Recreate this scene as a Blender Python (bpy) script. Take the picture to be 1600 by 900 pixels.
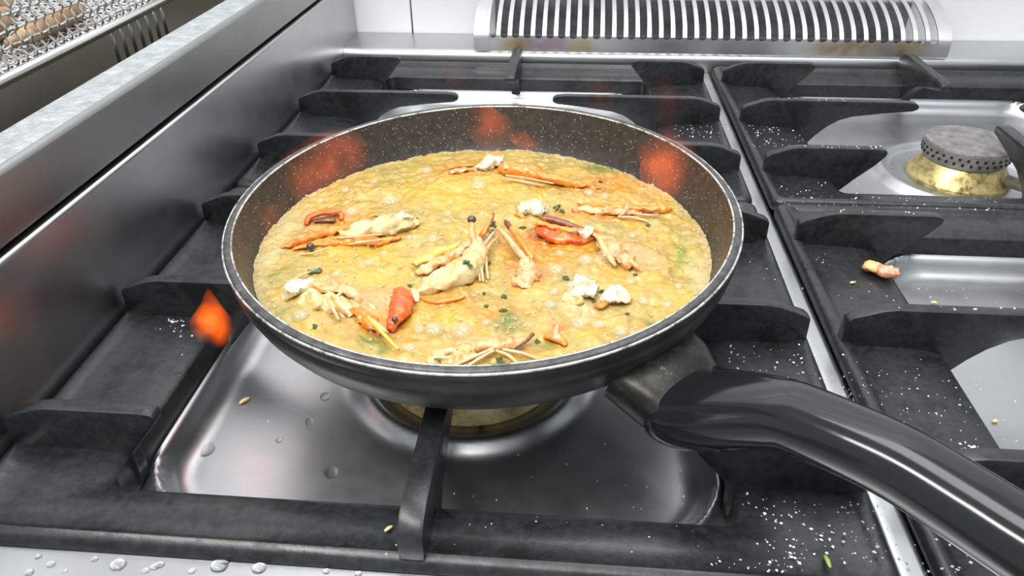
import bpy, bmesh, math, random
import numpy as np
from mathutils import Vector, Matrix, noise

# ------------------------------------------------------------------ clear
for o in list(bpy.data.objects):
    bpy.data.objects.remove(o, do_unlink=True)
SC = bpy.context.scene
COL = SC.collection
random.seed(7)
PI = math.pi

# ------------------------------------------------------------------ camera (metres; the origin is the centre of the pan rim)
F_PX = 1141.17
CAM = np.array([0.05043, -0.38522, 0.20157])
RT = np.array([[0.99659104, 0.08204127, -0.00869017],
               [-0.03907381, 0.56215178, 0.82611053],
               [0.07266035, -0.8229548, 0.5634411]])      # rows: camera right, up, back
RT[2] = np.cross(RT[0], RT[1])
cam_d = bpy.data.cameras.new('camera')
cam_o = bpy.data.objects.new('camera', cam_d)
COL.objects.link(cam_o)
cam_d.sensor_width = 36.0
cam_d.lens = 36.0 * F_PX / 1600.0
cam_d.clip_start = 0.01
M4 = Matrix.Identity(4)
for i in range(3):
    for j in range(3):
        M4[i][j] = RT[j][i]
    M4[i][3] = CAM[i]
cam_o.matrix_world = M4
SC.camera = cam_o

# ------------------------------------------------------------------ world, lamps, exposure
wd = bpy.data.worlds.new('kitchen_light')
SC.world = wd
wd.use_nodes = True
bgn = wd.node_tree.nodes['Background']
bgn.inputs[0].default_value = (0.86, 0.93, 1.0, 1)
bgn.inputs[1].default_value = 0.50


def area(name, loc, aim, sx, sy, power, col=(1, 1, 1)):
    l = bpy.data.lights.new(name, 'AREA')
    l.shape = 'RECTANGLE'
    l.size, l.size_y = sx, sy
    l.energy = power
    l.color = col
    o = bpy.data.objects.new(name, l)
    COL.objects.link(o)
    o.location = loc
    o.rotation_euler = (Vector(aim) - Vector(loc)).to_track_quat('-Z', 'Y').to_euler()
    return o


area('ceiling_lamp', (-0.45, -0.60, 1.45), (0, 0, 0), 1.7, 0.30, 30, (1, 0.98, 0.95))
area('added_sheen_light', (0.30, 0.25, 1.35), (0.15, 0.12, 0), 1.6, 0.60, 15, (0.97, 0.99, 1))  # added overhead light, sized for a broad sheen on the handle; no hood here

SC.view_settings.view_transform = 'Standard'
SC.view_settings.look = 'None'
SC.view_settings.gamma = 1.0
SC.view_settings.use_curve_mapping = False
SC.view_settings.exposure = 0.25


# ------------------------------------------------------------------ helpers
def at(u, v, z):
    """point of the plane height z seen at the photograph's position u, v (used to measure where things lie)"""
    d = np.array([(u - 800) / F_PX, -(v - 450) / F_PX, -1.0]) @ RT
    t = (z - CAM[2]) / d[2]
    p = CAM + t * d
    return Vector((p[0], p[1], z))


def nvec(q):
    return Vector((noise.noise(q), noise.noise(q + Vector((31.4, 7.7, 3.1))), noise.noise(q + Vector((5.3, 47.1, 19.9)))))


def tag(o, label=None, cat=None, group=None, kind=None):
    if label: o['label'] = label
    if cat: o['category'] = cat
    if group: o['group'] = group
    if kind: o['kind'] = kind
    return o


def empty(name, loc, label, cat, group=None):
    o = bpy.data.objects.new(name, None)
    o.empty_display_size = 0.02
    COL.objects.link(o)
    o.location = loc
    return tag(o, label, cat, group)


def place(o, parent):
    """parents o keeping the vertices (given in world coordinates) where they are"""
    if parent is not None:
        root = parent
        m = Matrix.Identity(4)
        chain = []
        while root is not None:
            chain.append(root)
            root = root.parent
        for r in reversed(chain):
            m = m @ (r.matrix_parent_inverse if r.parent else Matrix.Identity(4)) @ r.matrix_basis
        o.parent = parent
        o.data.transform(m.inverted())
    return o


def mesh_obj(name, verts, faces, mat, parent=None, smooth=True, angle=None, bevel=None):
    me = bpy.data.meshes.new(name)
    me.from_pydata([tuple(v) for v in verts], [], faces)
    bm = bmesh.new()
    bm.from_mesh(me)
    bmesh.ops.remove_doubles(bm, verts=bm.verts, dist=1e-6)
    bmesh.ops.recalc_face_normals(bm, faces=bm.faces)
    if bevel:
        es = [e for e in bm.edges if len(e.link_faces) == 2 and e.calc_face_angle(0) > math.radians(35)]
        bmesh.ops.bevel(bm, geom=es, offset=bevel, segments=2, profile=0.6, affect='EDGES', clamp_overlap=True)
    bm.to_mesh(me)
    bm.free()
    if smooth:
        for p in me.polygons: p.use_smooth = True
        if angle: me.set_sharp_from_angle(angle=math.radians(angle))
    if mat: me.materials.append(mat)
    o = bpy.data.objects.new(name, me)
    COL.objects.link(o)
    return place(o, parent)


class MB:
    def __init__(self): self.v = []; self.f = []

    def add(self, v, f):
        n = len(self.v)
        self.v += [tuple(x) for x in v]
        self.f += [tuple(i + n for i in q) for q in f]

    def box(self, x0, x1, y0, y1, z0, z1):
        self.add([(x0, y0, z0), (x1, y0, z0), (x1, y1, z0), (x0, y1, z0), (x0, y0, z1), (x1, y0, z1), (x1, y1, z1), (x0, y1, z1)],
                 [(0, 3, 2, 1), (4, 5, 6, 7), (0, 1, 5, 4), (1, 2, 6, 5), (2, 3, 7, 6), (3, 0, 4, 7)])

    def tube(self, pts, rad, n=10, flat=1.0, cap=True, up=None):
        """round (or flattened, flat = height / width) tube along pts with one radius per point"""
        pts = [Vector(p) for p in pts]
        rings = []
        for i, p in enumerate(pts):
            t = (pts[min(i + 1, len(pts) - 1)] - pts[max(i - 1, 0)])
            if t.length < 1e-9: t = Vector((1, 0, 0))
            t.normalize()
            u0 = up or Vector((0, 0, 1))
            s = t.cross(u0)
            if s.length < 1e-4: s = t.cross(Vector((0, 1, 0)))
            s.normalize()
            w = s.cross(t).normalized()
            r = rad[i]
            rings.append([p + s * r * math.cos(a) + w * r * flat * math.sin(a) for a in [2 * PI * k / n for k in range(n)]])
        v = [q for r in rings for q in r]
        f = []
        for i in range(len(rings) - 1):
            for k in range(n):
                a, b = i * n + k, i * n + (k + 1) % n
                f.append((a, b, b + n, a + n))
        if cap:
            f.append(tuple(range(n))[::-1])
            f.append(tuple(range((len(rings) - 1) * n, len(rings) * n)))
        self.add(v, f)

    def lathe(self, prof, c, n=48, close=True):
        """prof: list of (radius, z) turned round the vertical through c"""
        v = []; f = []
        for r, z in prof:
            for k in range(n):
                a = 2 * PI * k / n
                v.append((c[0] + r * math.cos(a), c[1] + r * math.sin(a), c[2] + z))
        m = len(prof)
        for i in range(m - 1):
            for k in range(n):
                a, b = i * n + k, i * n + (k + 1) % n
                f.append((a, b, b + n, a + n))
        if close:
            f.append(tuple(range(n))[::-1]); f.append(tuple(range((m - 1) * n, m * n)))
        self.add(v, f)

    def prism(self, poly, half, frame):
        """poly of (a, z) extruded +-half along the third axis; frame(a, b, z) gives the point"""
        n = len(poly)
        v = [frame(a, -half, z) for a, z in poly] + [frame(a, half, z) for a, z in poly]
        f = [tuple(range(n))[::-1], tuple(range(n, 2 * n))]
        for i in range(n): f.append((i, (i + 1) % n, n + (i + 1) % n, n + i))
        self.add(v, f)

    def ellipsoid(self, c, rx, ry, rz, n=14, m=8, rot=0, jit=0.0, seed=0):
        v = []; f = []
        c = Vector(c)
        for i in range(m + 1):
            th = PI * i / m
            for k in range(n):
                a = 2 * PI * k / n
                q = Vector((math.sin(th) * math.cos(a), math.sin(th) * math.sin(a), math.cos(th)))
                s = 1 + jit * noise.noise(q * 1.7 + Vector((seed * 3.1, seed, 0)))
                x, y, z = q.x * rx * s, q.y * ry * s, q.z * rz * s
                v.append((c.x + x * math.cos(rot) - y * math.sin(rot), c.y + x * math.sin(rot) + y * math.cos(rot), c.z + z))
        for i in range(m):
            for k in range(n):
                a, b = i * n + k, i * n + (k + 1) % n
                f.append((a, b, b + n, a + n))
        self.add(v, f)

    def build(self, name, mat, parent=None, **kw):
        return mesh_obj(name, self.v, self.f, mat, parent, **kw)


def smooth_path(pts, n=6):
    """Catmull-Rom through points given as equal-length tuples"""
    P = [np.array(p, float) for p in pts]
    if len(P) < 3: return [tuple(P[0] + (P[-1] - P[0]) * k / n) for k in range(n + 1)]
    out = []
    for i in range(len(P) - 1):
        p0, p1, p2, p3 = P[max(i - 1, 0)], P[i], P[i + 1], P[min(i + 2, len(P) - 1)]
        for k in range(n):
            t = k / n
            out.append(tuple(0.5 * (2 * p1 + (p2 - p0) * t + (2 * p0 - 5 * p1 + 4 * p2 - p3) * t * t + (3 * p1 - p0 - 3 * p2 + p3) * t ** 3)))
    out.append(tuple(P[-1]))
    return out


# ------------------------------------------------------------------ materials
def srgb(r, g, b):
    c = [x / 255 for x in (r, g, b)]
    return tuple(x / 12.92 if x <= 0.04045 else ((x + 0.055) / 1.055) ** 2.4 for x in c) + (1,)


class Mat:
    def __init__(self, name):
        self.m = bpy.data.materials.new(name)
        self.m.use_nodes = True
        self.nt = self.m.node_tree
        self.b = self.nt.nodes['Principled BSDF']
        self.tc = self.nt.nodes.new('ShaderNodeTexCoord')

    def new(self, t): return self.nt.nodes.new('ShaderNode' + t)

    def link(self, a, b): self.nt.links.new(a, b)

    def set(self, **k):
        for n, v in k.items():
            self.b.inputs[n.replace("_", " ")].default_value = v
        return self

    def noise(self, scale, detail=4, rough=0.6, stretch=None, dist=0):
        n = self.new('TexNoise')
        n.inputs['Scale'].default_value = scale
        n.inputs['Detail'].default_value = detail
        n.inputs['Roughness'].default_value = rough
        n.inputs['Distortion'].default_value = dist
        if stretch:
            mp = self.new('Mapping')
            mp.inputs['Scale'].default_value = stretch
            self.link(self.tc.outputs['Object'], mp.inputs[0])
            self.link(mp.outputs[0], n.inputs['Vector'])
        else:
            self.link(self.tc.outputs['Object'], n.inputs['Vector'])
        return n.outputs['Fac']

    def ramp(self, src, stops):
        r = self.new('ValToRGB')
        e = r.color_ramp.elements
        while len(e) < len(stops): e.new(0.5)
        for i, (p, c) in enumerate(stops):
            e[i].position = p
            e[i].color = c if len(c) == 4 else (*c, 1)
        self.link(src, r.inputs[0])
        return r.outputs[0]

    def mix(self, fac, a, b):
        n = self.new('MixRGB')
        for s, i in ((fac, 0), (a, 1), (b, 2)):
            if hasattr(s, 'links'): self.link(s, n.inputs[i])
            else: n.inputs[i].default_value = s
        return n.outputs[0]

    def bump(self, src, strength, dist=0.001, prev=None):
        n = self.new('Bump')
        n.inputs['Strength'].default_value = strength
        n.inputs['Distance'].default_value = dist
        self.link(src, n.inputs['Height'])
        if prev: self.link(prev, n.inputs['Normal'])
        self.link(n.outputs[0], self.b.inputs['Normal'])
        return n.outputs[0]

    def col(self, s): self.link(s, self.b.inputs['Base Color'])

    def rough(self, s): self.link(s, self.b.inputs['Roughness'])


def g(x): return (x, x, x, 1)


def steel(name, base, rough, stretch, dirt=0.25, stain=None):
    m = Mat(name)
    m.set(Metallic=1.0)
    n1 = m.noise(9, 5, 0.6)
    c = m.mix(0.35, m.ramp(n1, [(0.3, tuple(x * (1 - dirt) for x in base[:3])), (0.7, base[:3])]), m.ramp(m.noise(90, 4, 0.7, stretch), [(0.3, tuple(x * 0.86 for x in base[:3])), (0.7, base[:3])]))
    m.col(c)
    n2 = m.noise(60, 5, 0.7, stretch)
    n3 = m.noise(30, 6, 0.65)
    m.rough(m.ramp(n3, [(0.3, g(rough * 0.88)), (0.75, g(rough * 1.15))]))
    m.bump(m.noise(14, 2, 0.4), 0.02, 0.001)
    return m


M = {}
M['steel_top'] = steel('brushed_steel_hob', (0.58, 0.59, 0.60, 1), 0.36, (0.3, 8, 8), 0.2).m
M['steel_front'] = steel('wet_steel_front', (0.52, 0.53, 0.54, 1), 0.32, (0.3, 8, 8), 0.15).m
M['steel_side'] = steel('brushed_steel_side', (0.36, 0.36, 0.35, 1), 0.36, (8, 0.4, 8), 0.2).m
M['steel_upstand'] = steel('polished_steel_upstand', (0.56, 0.57, 0.57, 1), 0.36, (8, 0.4, 8), 0.2).m
M['steel_back'] = steel('brushed_steel_ledge', (0.62, 0.63, 0.62, 1), 0.36, (0.3, 8, 8), 0.15).m
M['steel_rim'] = steel('bright_aluminium', (0.85, 0.85, 0.83, 1), 0.35, (4, 4, 4), 0.3).m

# guard: steel with brown and violet heat stains
m = steel('heat_stained_steel', (0.70, 0.70, 0.70, 1), 0.45, (0.3, 8, 8), 0.15)
base_src = m.b.inputs['Base Color'].links[0].from_socket
cur = base_src
for (x, z, sx, sz, colr) in ((0.015, -0.053, 0.060, 0.014, (0.42, 0.33, 0.40, 1)), (-0.022, -0.055, 0.025, 0.012, (0.55, 0.45, 0.26, 1)), (0.058, -0.055, 0.025, 0.012, (0.55, 0.45, 0.26, 1)), (0.37, -0.052, 0.06, 0.016, (0.45, 0.34, 0.24, 1)), (0.44, -0.05, 0.03, 0.02, (0.5, 0.40, 0.26, 1))):
    mp = m.new('Mapping')
    mp.inputs['Location'].default_value = (-(x - 0.2065) / sx, 0, -(z + 0.062) / sz)
    mp.inputs['Scale'].default_value = (1 / sx, 0, 1 / sz)
    m.link(m.tc.outputs['Object'], mp.inputs[0])
    gr = m.new('TexGradient'); gr.gradient_type = 'SPHERICAL'
    m.link(mp.outputs[0], gr.inputs[0])
    ml = m.new('Math'); ml.operation = 'MULTIPLY'
    m.link(gr.outputs['Fac'], ml.inputs[0])
    m.link(m.ramp(m.noise(70, 4), [(0.3, g(0.7)), (0.7, g(2.0))]), ml.inputs[1]); ml.use_clamp = True
    cur = m.mix(ml.outputs[0], cur, colr)
m.col(cur)
M['steel_guard'] = m.m

m = Mat('black_cast_iron')
m.set(Metallic=0.0)
m.b.inputs['Specular IOR Level'].default_value = 0.5
burn = m.noise(34, 7, 0.72, None, 0.3)
fine = m.noise(240, 4, 0.6)
c = m.ramp(fine, [(0.3, (0.012, 0.014, 0.0145)), (0.75, (0.031, 0.034, 0.035))])
mask = m.ramp(burn, [(0.53, g(0)), (0.60, g(0.85))])
m.col(m.mix(mask, c, (0.006, 0.006, 0.006, 1)))
m.rough(m.mix(mask, m.ramp(m.noise(14, 5), [(0.3, g(0.26)), (0.7, g(0.40))]), g(0.42)))
m.bump(fine, 0.18, 0.0008)
M['iron'] = m.m

m = Mat('pan_nonstick_speckled')
vor = m.new('TexVoronoi'); vor.inputs['Scale'].default_value = 720
m.link(m.tc.outputs['Object'], vor.inputs['Vector'])
sel = m.new('Math'); sel.operation = 'LESS_THAN'; sel.inputs[1].default_value = 0.25
m.link(vor.outputs['Distance'], sel.inputs[0])
sep = m.new('SeparateColor'); m.link(vor.outputs['Color'], sep.inputs[0])
gt = m.new('Math'); gt.operation = 'GREATER_THAN'; gt.inputs[1].default_value = 0.80
m.link(sep.outputs[0], gt.inputs[0])
mul = m.new('Math'); mul.operation = 'MULTIPLY'
m.link(sel.outputs[0], mul.inputs[0]); m.link(gt.outputs[0], mul.inputs[1])
bs = m.ramp(m.noise(160, 4), [(0.3, (0.024, 0.020, 0.015)), (0.7, (0.055, 0.048, 0.038))])
m.col(m.mix(mul.outputs[0], bs, (0.42, 0.39, 0.34, 1)))
m.set(Roughness=0.42)
m.bump(m.noise(300, 3), 0.12, 0.0006)
M['pan_in'] = m.m

m = Mat('pan_black_enamel')
c = m.ramp(m.noise(45, 5, 0.7), [(0.35, (0.012, 0.012, 0.011)), (0.62, (0.030, 0.029, 0.026)), (0.8, (0.06, 0.058, 0.05))])
m.col(c)
m.rough(m.ramp(m.noise(25, 5), [(0.3, g(0.28)), (0.7, g(0.5))]))
m.bump(m.noise(90, 4), 0.10, 0.0008)
M['pan_out'] = m.m

m = Mat('rim_dark_scuffed')
m.col(m.ramp(m.noise(120, 5, 0.75), [(0.35, (0.035, 0.034, 0.033)), (0.62, (0.10, 0.098, 0.092)), (0.75, (0.30, 0.29, 0.27))]))
m.set(Metallic=0.4, Roughness=0.42)
m.bump(m.noise(150, 4), 0.3, 0.001)
M['rim'] = m.m

m = Mat('worn_aluminium_edge')
m.col(m.ramp(m.noise(130, 4, 0.7), [(0.36, (0.16, 0.155, 0.15)), (0.55, (0.80, 0.79, 0.76))]))
m.set(Metallic=0.85, Roughness=0.38)
M['rim_edge'] = m.m

m = Mat('black_bakelite')
m.set(Base_Color=(0.010, 0.011, 0.012, 1))
m.rough(m.ramp(m.noise(22, 5), [(0.3, g(0.09)), (0.7, g(0.19))]))
m.bump(m.noise(60, 3, 0.5), 0.03, 0.0008)
m.b.inputs['Coat Weight'].default_value = 0.15
M['handle'] = m.m

m = Mat('scuffed_dark_steel')
m.col(m.ramp(m.noise(70, 5, 0.75), [(0.45, (0.022, 0.021, 0.017)), (0.60, (0.05, 0.048, 0.04)), (0.74, (0.40, 0.39, 0.37))]))
m.set(Metallic=0.6, Roughness=0.36)
M['socket'] = m.m

m = Mat('stained_brass')
m.col(m.ramp(m.noise(55, 6, 0.75), [(0.36, (0.10, 0.075, 0.03)), (0.5, (0.48, 0.38, 0.16)), (0.72, (0.74, 0.66, 0.36))]))
m.set(Metallic=0.75, Roughness=0.42)
M['brass'] = m.m

m = Mat('burner_cap_steel')
m.col(m.ramp(m.noise(120, 5), [(0.3, (0.16, 0.15, 0.14)), (0.7, (0.36, 0.34, 0.32))]))
m.set(Metallic=0.6, Roughness=0.5)
M['cap'] = m.m

m = Mat('port_shade_black')
m.set(Base_Color=(0.01, 0.01, 0.01, 1), Roughness=0.8)
M['port_shade'] = m.m  # near-black colour carrying the shade of the burner holes
m = Mat('flue_interior')
m.set(Metallic=0.7, Roughness=0.45)
m.col(m.ramp(m.noise(20, 5, 0.6, (1, 1, 3)), [(0.3, (0.12, 0.125, 0.128)), (0.7, (0.26, 0.27, 0.275))]))
M['flue_in'] = m.m

m = Mat('white_glazed_tile')
m.col(m.ramp(m.noise(6, 4), [(0.3, (0.78, 0.79, 0.82)), (0.7, (0.86, 0.87, 0.89))]))
m.set(Roughness=0.22)
M['tile'] = m.m
m = Mat('grey_grout'); m.set(Base_Color=(0.22, 0.21, 0.2, 1), Roughness=0.9)
M['grout'] = m.m
m = Mat('floor_quarry_tile'); m.set(Base_Color=(0.25, 0.22, 0.2, 1), Roughness=0.6)
M['floor'] = m.m

m = Mat('dark_frying_oil')
m.set(Base_Color=(0.030, 0.024, 0.007, 1), Roughness=0.35, Specular_IOR_Level=0.18)
M['oil'] = m.m
m = Mat('basket_wire'); m.set(Base_Color=(0.72, 0.71, 0.69, 1), Metallic=1.0, Roughness=0.28)
M['wire'] = m.m
m = Mat('fried_batter')
m.col(m.ramp(m.noise(60, 6, 0.7), [(0.3, (0.10, 0.05, 0.02)), (0.5, (0.30, 0.18, 0.085)), (0.72, (0.56, 0.42, 0.24))]))
m.set(Roughness=0.55)
m.bump(m.noise(150, 5), 0.7, 0.003)
M['fried'] = m.m

# broth: colours of the thing itself come from a colour attribute (oil slicks, herb patches, cream)
m = Mat('simmering_broth')
ca = m.new('VertexColor'); ca.layer_name = 'broth_colour'
fn = m.noise(230, 5, 0.7)
m.col(m.mix(m.ramp(fn, [(0.45, g(0)), (0.75, g(0.45))]), ca.outputs[0], (0.62, 0.45, 0.15, 1)))
m.set(Roughness=0.09)
m.b.inputs['Subsurface Weight'].default_value = 0.0
m.b.inputs['Specular IOR Level'].default_value = 0.5
m.b.inputs['Coat Weight'].default_value = 0.2
m.b.inputs['Coat Roughness'].default_value = 0.04
m.bump(m.noise(260, 3, 0.55), 0.45, 0.0018)
M['broth'] = m.m

m = Mat('broth_bubble_film')
m.set(Base_Color=(0.86, 0.70, 0.46, 1), Roughness=0.05, Alpha=0.30)
m.b.inputs['Specular IOR Level'].default_value = 1.0
m.b.inputs['IOR'].default_value = 1.8
m.b.inputs['Coat Weight'].default_value = 0.8
m.b.inputs['Coat Roughness'].default_value = 0.05
M['bubble'] = m.m
m = Mat('pale_froth')
m.set(Base_Color=(0.78, 0.66, 0.40, 1), Roughness=0.10, Alpha=0.45)
M['froth'] = m.m


def food(name, stops, scale=125, rough=0.24, bump=0.4, trans=0.0):
    m = Mat(name)
    m.col(m.ramp(m.noise(scale, 5, 0.7), stops))
    m.set(Roughness=rough)
    m.b.inputs['Coat Weight'].default_value = 0.4
    m.b.inputs['Coat Roughness'].default_value = 0.06
    m.bump(m.noise(scale * 2.2, 4), bump, 0.0015)
    if trans: m.b.inputs['Transmission Weight'].default_value = trans
    return m.m


M['shell'] = food('orange_prawn_shell', [(0.32, (0.62, 0.11, 0.006)), (0.5, (0.78, 0.23, 0.018)), (0.64, (0.76, 0.32, 0.05)), (0.78, (0.78, 0.52, 0.20))])
M['shell_pale'] = food('pale_pink_prawn_shell', [(0.36, (0.634, 0.176, 0.035)), (0.48, (0.686, 0.334, 0.123)), (0.66, (0.722, 0.510, 0.264)), (0.78, (0.739, 0.634, 0.422))])
M['shell_red'] = food('deep_red_prawn_shell', [(0.3, (0.34, 0.035, 0.006)), (0.52, (0.72, 0.11, 0.012)), (0.75, (0.90, 0.30, 0.05))])
M['shell_dark'] = food('browned_prawn_spine', [(0.3, (0.06, 0.012, 0.006)), (0.55, (0.24, 0.06, 0.022)), (0.75, (0.62, 0.22, 0.06))])
M['flesh'] = food('white_prawn_flesh', [(0.28, (0.598, 0.387, 0.141)), (0.42, (0.669, 0.581, 0.352)), (0.62, (0.704, 0.669, 0.528))], 110, 0.22, 0.5)
M['flesh_warm'] = food('cream_prawn_flesh', [(0.3, (0.581, 0.264, 0.062)), (0.48, (0.651, 0.493, 0.211)), (0.72, (0.704, 0.642, 0.405))], 120, 0.22, 0.6)
M['roe'] = food('yellow_prawn_fat', [(0.3, (0.722, 0.422, 0.035)), (0.6, (0.810, 0.598, 0.141))], 120)
M['leg'] = food('prawn_leg', [(0.3, (0.704, 0.264, 0.079)), (0.6, (0.810, 0.510, 0.264))], 180, 0.3, 0.2)
M['leg_pale'] = food('pale_prawn_leg', [(0.3, (0.669, 0.334, 0.150)), (0.6, (0.722, 0.528, 0.317))], 180, 0.3, 0.2)
M['eye'] = food('prawn_eye', [(0.3, (0.02, 0.018, 0.016)), (0.7, (0.10, 0.075, 0.055))], 90, 0.15, 0.1)
M['herb'] = food('chopped_parsley', [(0.3, (0.018, 0.045, 0.008)), (0.6, (0.06, 0.12, 0.02)), (0.8, (0.16, 0.22, 0.05))], 200, 0.45, 0.3)
M['herb_light'] = food('pale_parsley', [(0.3, (0.16, 0.26, 0.04)), (0.7, (0.38, 0.46, 0.12))], 200, 0.4, 0.3)
M['crumb'] = food('orange_crumb', [(0.3, (0.50, 0.16, 0.03)), (0.5, (0.80, 0.38, 0.10)), (0.7, (0.90, 0.55, 0.30))], 130, 0.35, 0.6)
M['straw'] = food('straw_crumb', [(0.3, (0.55, 0.38, 0.12)), (0.7, (0.80, 0.62, 0.30))], 150, 0.4, 0.2)
m = Mat('salt_white'); m.set(Base_Color=(0.88, 0.89, 0.9, 1), Roughness=0.4)
M['salt'] = m.m
m = Mat('clear_water'); m.set(Base_Color=(1, 1, 1, 1), Roughness=0.02)
m.b.inputs['Transmission Weight'].default_value = 1.0; m.b.inputs['IOR'].default_value = 1.33
M['water'] = m.m


def flame_mat(name, strength, col, scale=45.0, falloff='QUADRATIC_SPHERE'):
    """burning gas: an emitting volume, denser towards the middle of the tongue"""
    mt = bpy.data.materials.new(name)
    mt.use_nodes = True
    nt = mt.node_tree
    nt.nodes.clear()
    out = nt.nodes.new('ShaderNodeOutputMaterial')
    em = nt.nodes.new('ShaderNodeEmission')
    em.inputs[0].default_value = (*col, 1)
    tc = nt.nodes.new('ShaderNodeTexCoord')
    mp = nt.nodes.new('ShaderNodeMapping')
    mp.inputs['Location'].default_value = (-1, -1, -0.85)
    mp.inputs['Scale'].default_value = (2, 2, 1.7)
    gr = nt.nodes.new('ShaderNodeTexGradient'); gr.gradient_type = falloff
    nz = nt.nodes.new('ShaderNodeTexNoise'); nz.inputs['Scale'].default_value = scale; nz.inputs['Detail'].default_value = 3
    nt.links.new(tc.outputs['Object'], nz.inputs['Vector'])
    rp = nt.nodes.new('ShaderNodeMapRange')
    rp.inputs[1].default_value = 0.32; rp.inputs[2].default_value = 0.65
    nt.links.new(nz.outputs['Fac'], rp.inputs[0])
    nt.links.new(tc.outputs['Generated'], mp.inputs[0])
    nt.links.new(mp.outputs[0], gr.inputs[0])
    m1 = nt.nodes.new('ShaderNodeMath'); m1.operation = 'MULTIPLY'
    nt.links.new(gr.outputs['Fac'], m1.inputs[0]); nt.links.new(rp.outputs[0], m1.inputs[1])
    m2 = nt.nodes.new('ShaderNodeMath'); m2.operation = 'MULTIPLY'; m2.inputs[1].default_value = strength
    nt.links.new(m1.outputs[0], m2.inputs[0])
    nt.links.new(m2.outputs[0], em.inputs[1])
    nt.links.new(em.outputs[0], out.inputs['Volume'])
    return mt


# ------------------------------------------------------------------ layout numbers
TOP = -0.0510        # top of the pan support fingers
HX = 0.2175          # half width of a grate
GXL, GXR = -0.0175, 0.4325
FY, BY = -0.020, 0.330
HY = 0.1745
BURN = [(-0.008, -0.021), (-0.010, 0.31), (0.425, -0.045), (0.425, 0.295)]

# ------------------------------------------------------------------ setting: floor, tiled back wall
mb = MB(); mb.box(-1.5, 1.8, -1.6, 0.64, -1.0, -0.96)
tag(mb.build('floor', M['floor'], smooth=False), kind='structure')
mb = MB(); mb.box(-1.5, 1.8, 0.592, 0.64, -0.96, 1.2)
wall = tag(mb.build('wall_back', M['grout'], smooth=False), kind='structure')
TW = 0.300
for i in range(-4, 6):
    for j in range(-1, 4):
        x0 = -0.163 + i * TW; z0 = -0.075 + j * TW
        if x0 > 1.5 or x0 < -1.4: continue
        mb = MB(); mb.box(x0 + 0.001, x0 + TW - 0.001, 0.585, 0.5925, z0 + 0.001, z0 + TW - 0.001)
        mb.build('tile', M['tile'], wall, bevel=0.0012, angle=40)

# ------------------------------------------------------------------ gas range
rng = empty('gas_range', (0.35, 0.15, -0.96), 'stainless steel commercial gas range under the black cast iron grates', 'range')
mb = MB(); mb.box(-0.2365, 0.95, -0.285, 0.584, -0.96, -0.135)
mb.build('range_body', M['steel_front'], rng, bevel=0.004, angle=40)


def smoothstep(a, b, x):
    t = np.clip((x - a) / (b - a), 0.0, 1.0)
    return t * t * (3 - 2 * t)


xs = np.arange(-0.2365, 0.9501, 0.0025)
ys = np.concatenate([np.arange(-0.285, 0.5075, 0.0025), [0.5090]])
X, Y = np.meshgrid(xs, ys)
Z = np.full(X.shape, -0.1060)
FLOORZ = -0.1125
for (cx, cy) in ((GXL, FY), (GXL, BY), (GXR, FY), (GXR, BY)):
    hx, hy, rr = 0.152, 0.139, 0.045
    qx = np.abs(X - cx) - (hx - rr); qy = np.abs(Y - cy) - (hy - rr)
    d = np.hypot(np.maximum(qx, 0), np.maximum(qy, 0)) + np.minimum(np.maximum(qx, qy), 0) - rr
    t = np.clip((d + 0.017) / 0.015, 0, 1)
    inside = FLOORZ + 0.0150 * (1 - np.sqrt(1 - 0.985 * t * t)) * 1.1
    ridge = -0.0965 - 0.0095 * smoothstep(-0.001, 0.008, d)
    h = np.where(d < -0.002, np.minimum(inside, -0.0965), ridge)
    Z = np.where(d < 0.008, h, Z)
for (bx, by) in BURN:
    r = np.hypot(X - bx, Y - by)
    Z = Z + 0.0075 * np.exp(-((r - 0.070) / 0.0070) ** 2) + 0.001 * (r < 0.06)
strip = np.maximum(smoothstep(-0.1885, -0.1925, Y), np.clip(1 - smoothstep(0.0060, 0.0115, np.abs(X - 0.2075)), 0, 1))
Z = Z * (1 - strip) - 0.0838 * strip
# front edge rolls over
Z = Z - 0.012 * (1 - np.sqrt(np.clip(1 - np.clip((-0.270 - Y) / 0.0152, 0, 1) ** 2, 0, 1)))
ny, nx = X.shape
V = np.stack([X, Y, Z], -1).reshape(-1, 3)
idx = np.arange(ny * nx).reshape(ny, nx)
Fq = np.stack([idx[:-1, :-1], idx[:-1, 1:], idx[1:, 1:], idx[1:, :-1]], -1).reshape(-1, 4)
me = bpy.data.meshes.new('hob_top')
me.vertices.add(len(V)); me.vertices.foreach_set('co', V.ravel())
me.loops.add(Fq.size); me.loops.foreach_set('vertex_index', Fq.ravel().astype(np.int32))
me.polygons.add(len(Fq)); me.polygons.foreach_set('loop_start', np.arange(0, Fq.size, 4, dtype=np.int32))
me.update(calc_edges=True)
me.polygons.foreach_set('use_smooth', np.ones(len(Fq), bool))
me.materials.append(M['steel_top'])
hob = bpy.data.objects.new('hob_top', me); COL.objects.link(hob); place(hob, rng)


def profile_x(name, prof, x0, x1, mat, parent, n=2):
    """closed profile of (y, z) swept along x"""
    m_ = len(prof)
    v = [(x0, y, z) for y, z in prof] + [(x1, y, z) for y, z in prof]
    f = [tuple(range(m_))[::-1], tuple(range(m_, 2 * m_))]
    for i in range(m_): f.append((i, (i + 1) % m_, m_ + (i + 1) % m_, m_ + i))
    return mesh_obj(name, v, f, mat, parent, angle=50)


# rear ledge with its rolled front edge
pr = [(0.584, -0.134), (0.510, -0.134), (0.510, -0.074)]
for k in range(9):
    a = PI + PI / 2 * (-k / 8)
    pr.append((0.5195 + 0.0095 * math.cos(a), -0.0715 + 0.0095 * math.sin(a)))
pr += [(0.584, -0.062)]
profile_x('rear_ledge', pr, -0.2365, 0.95, M['steel_back'], rng)
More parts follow.
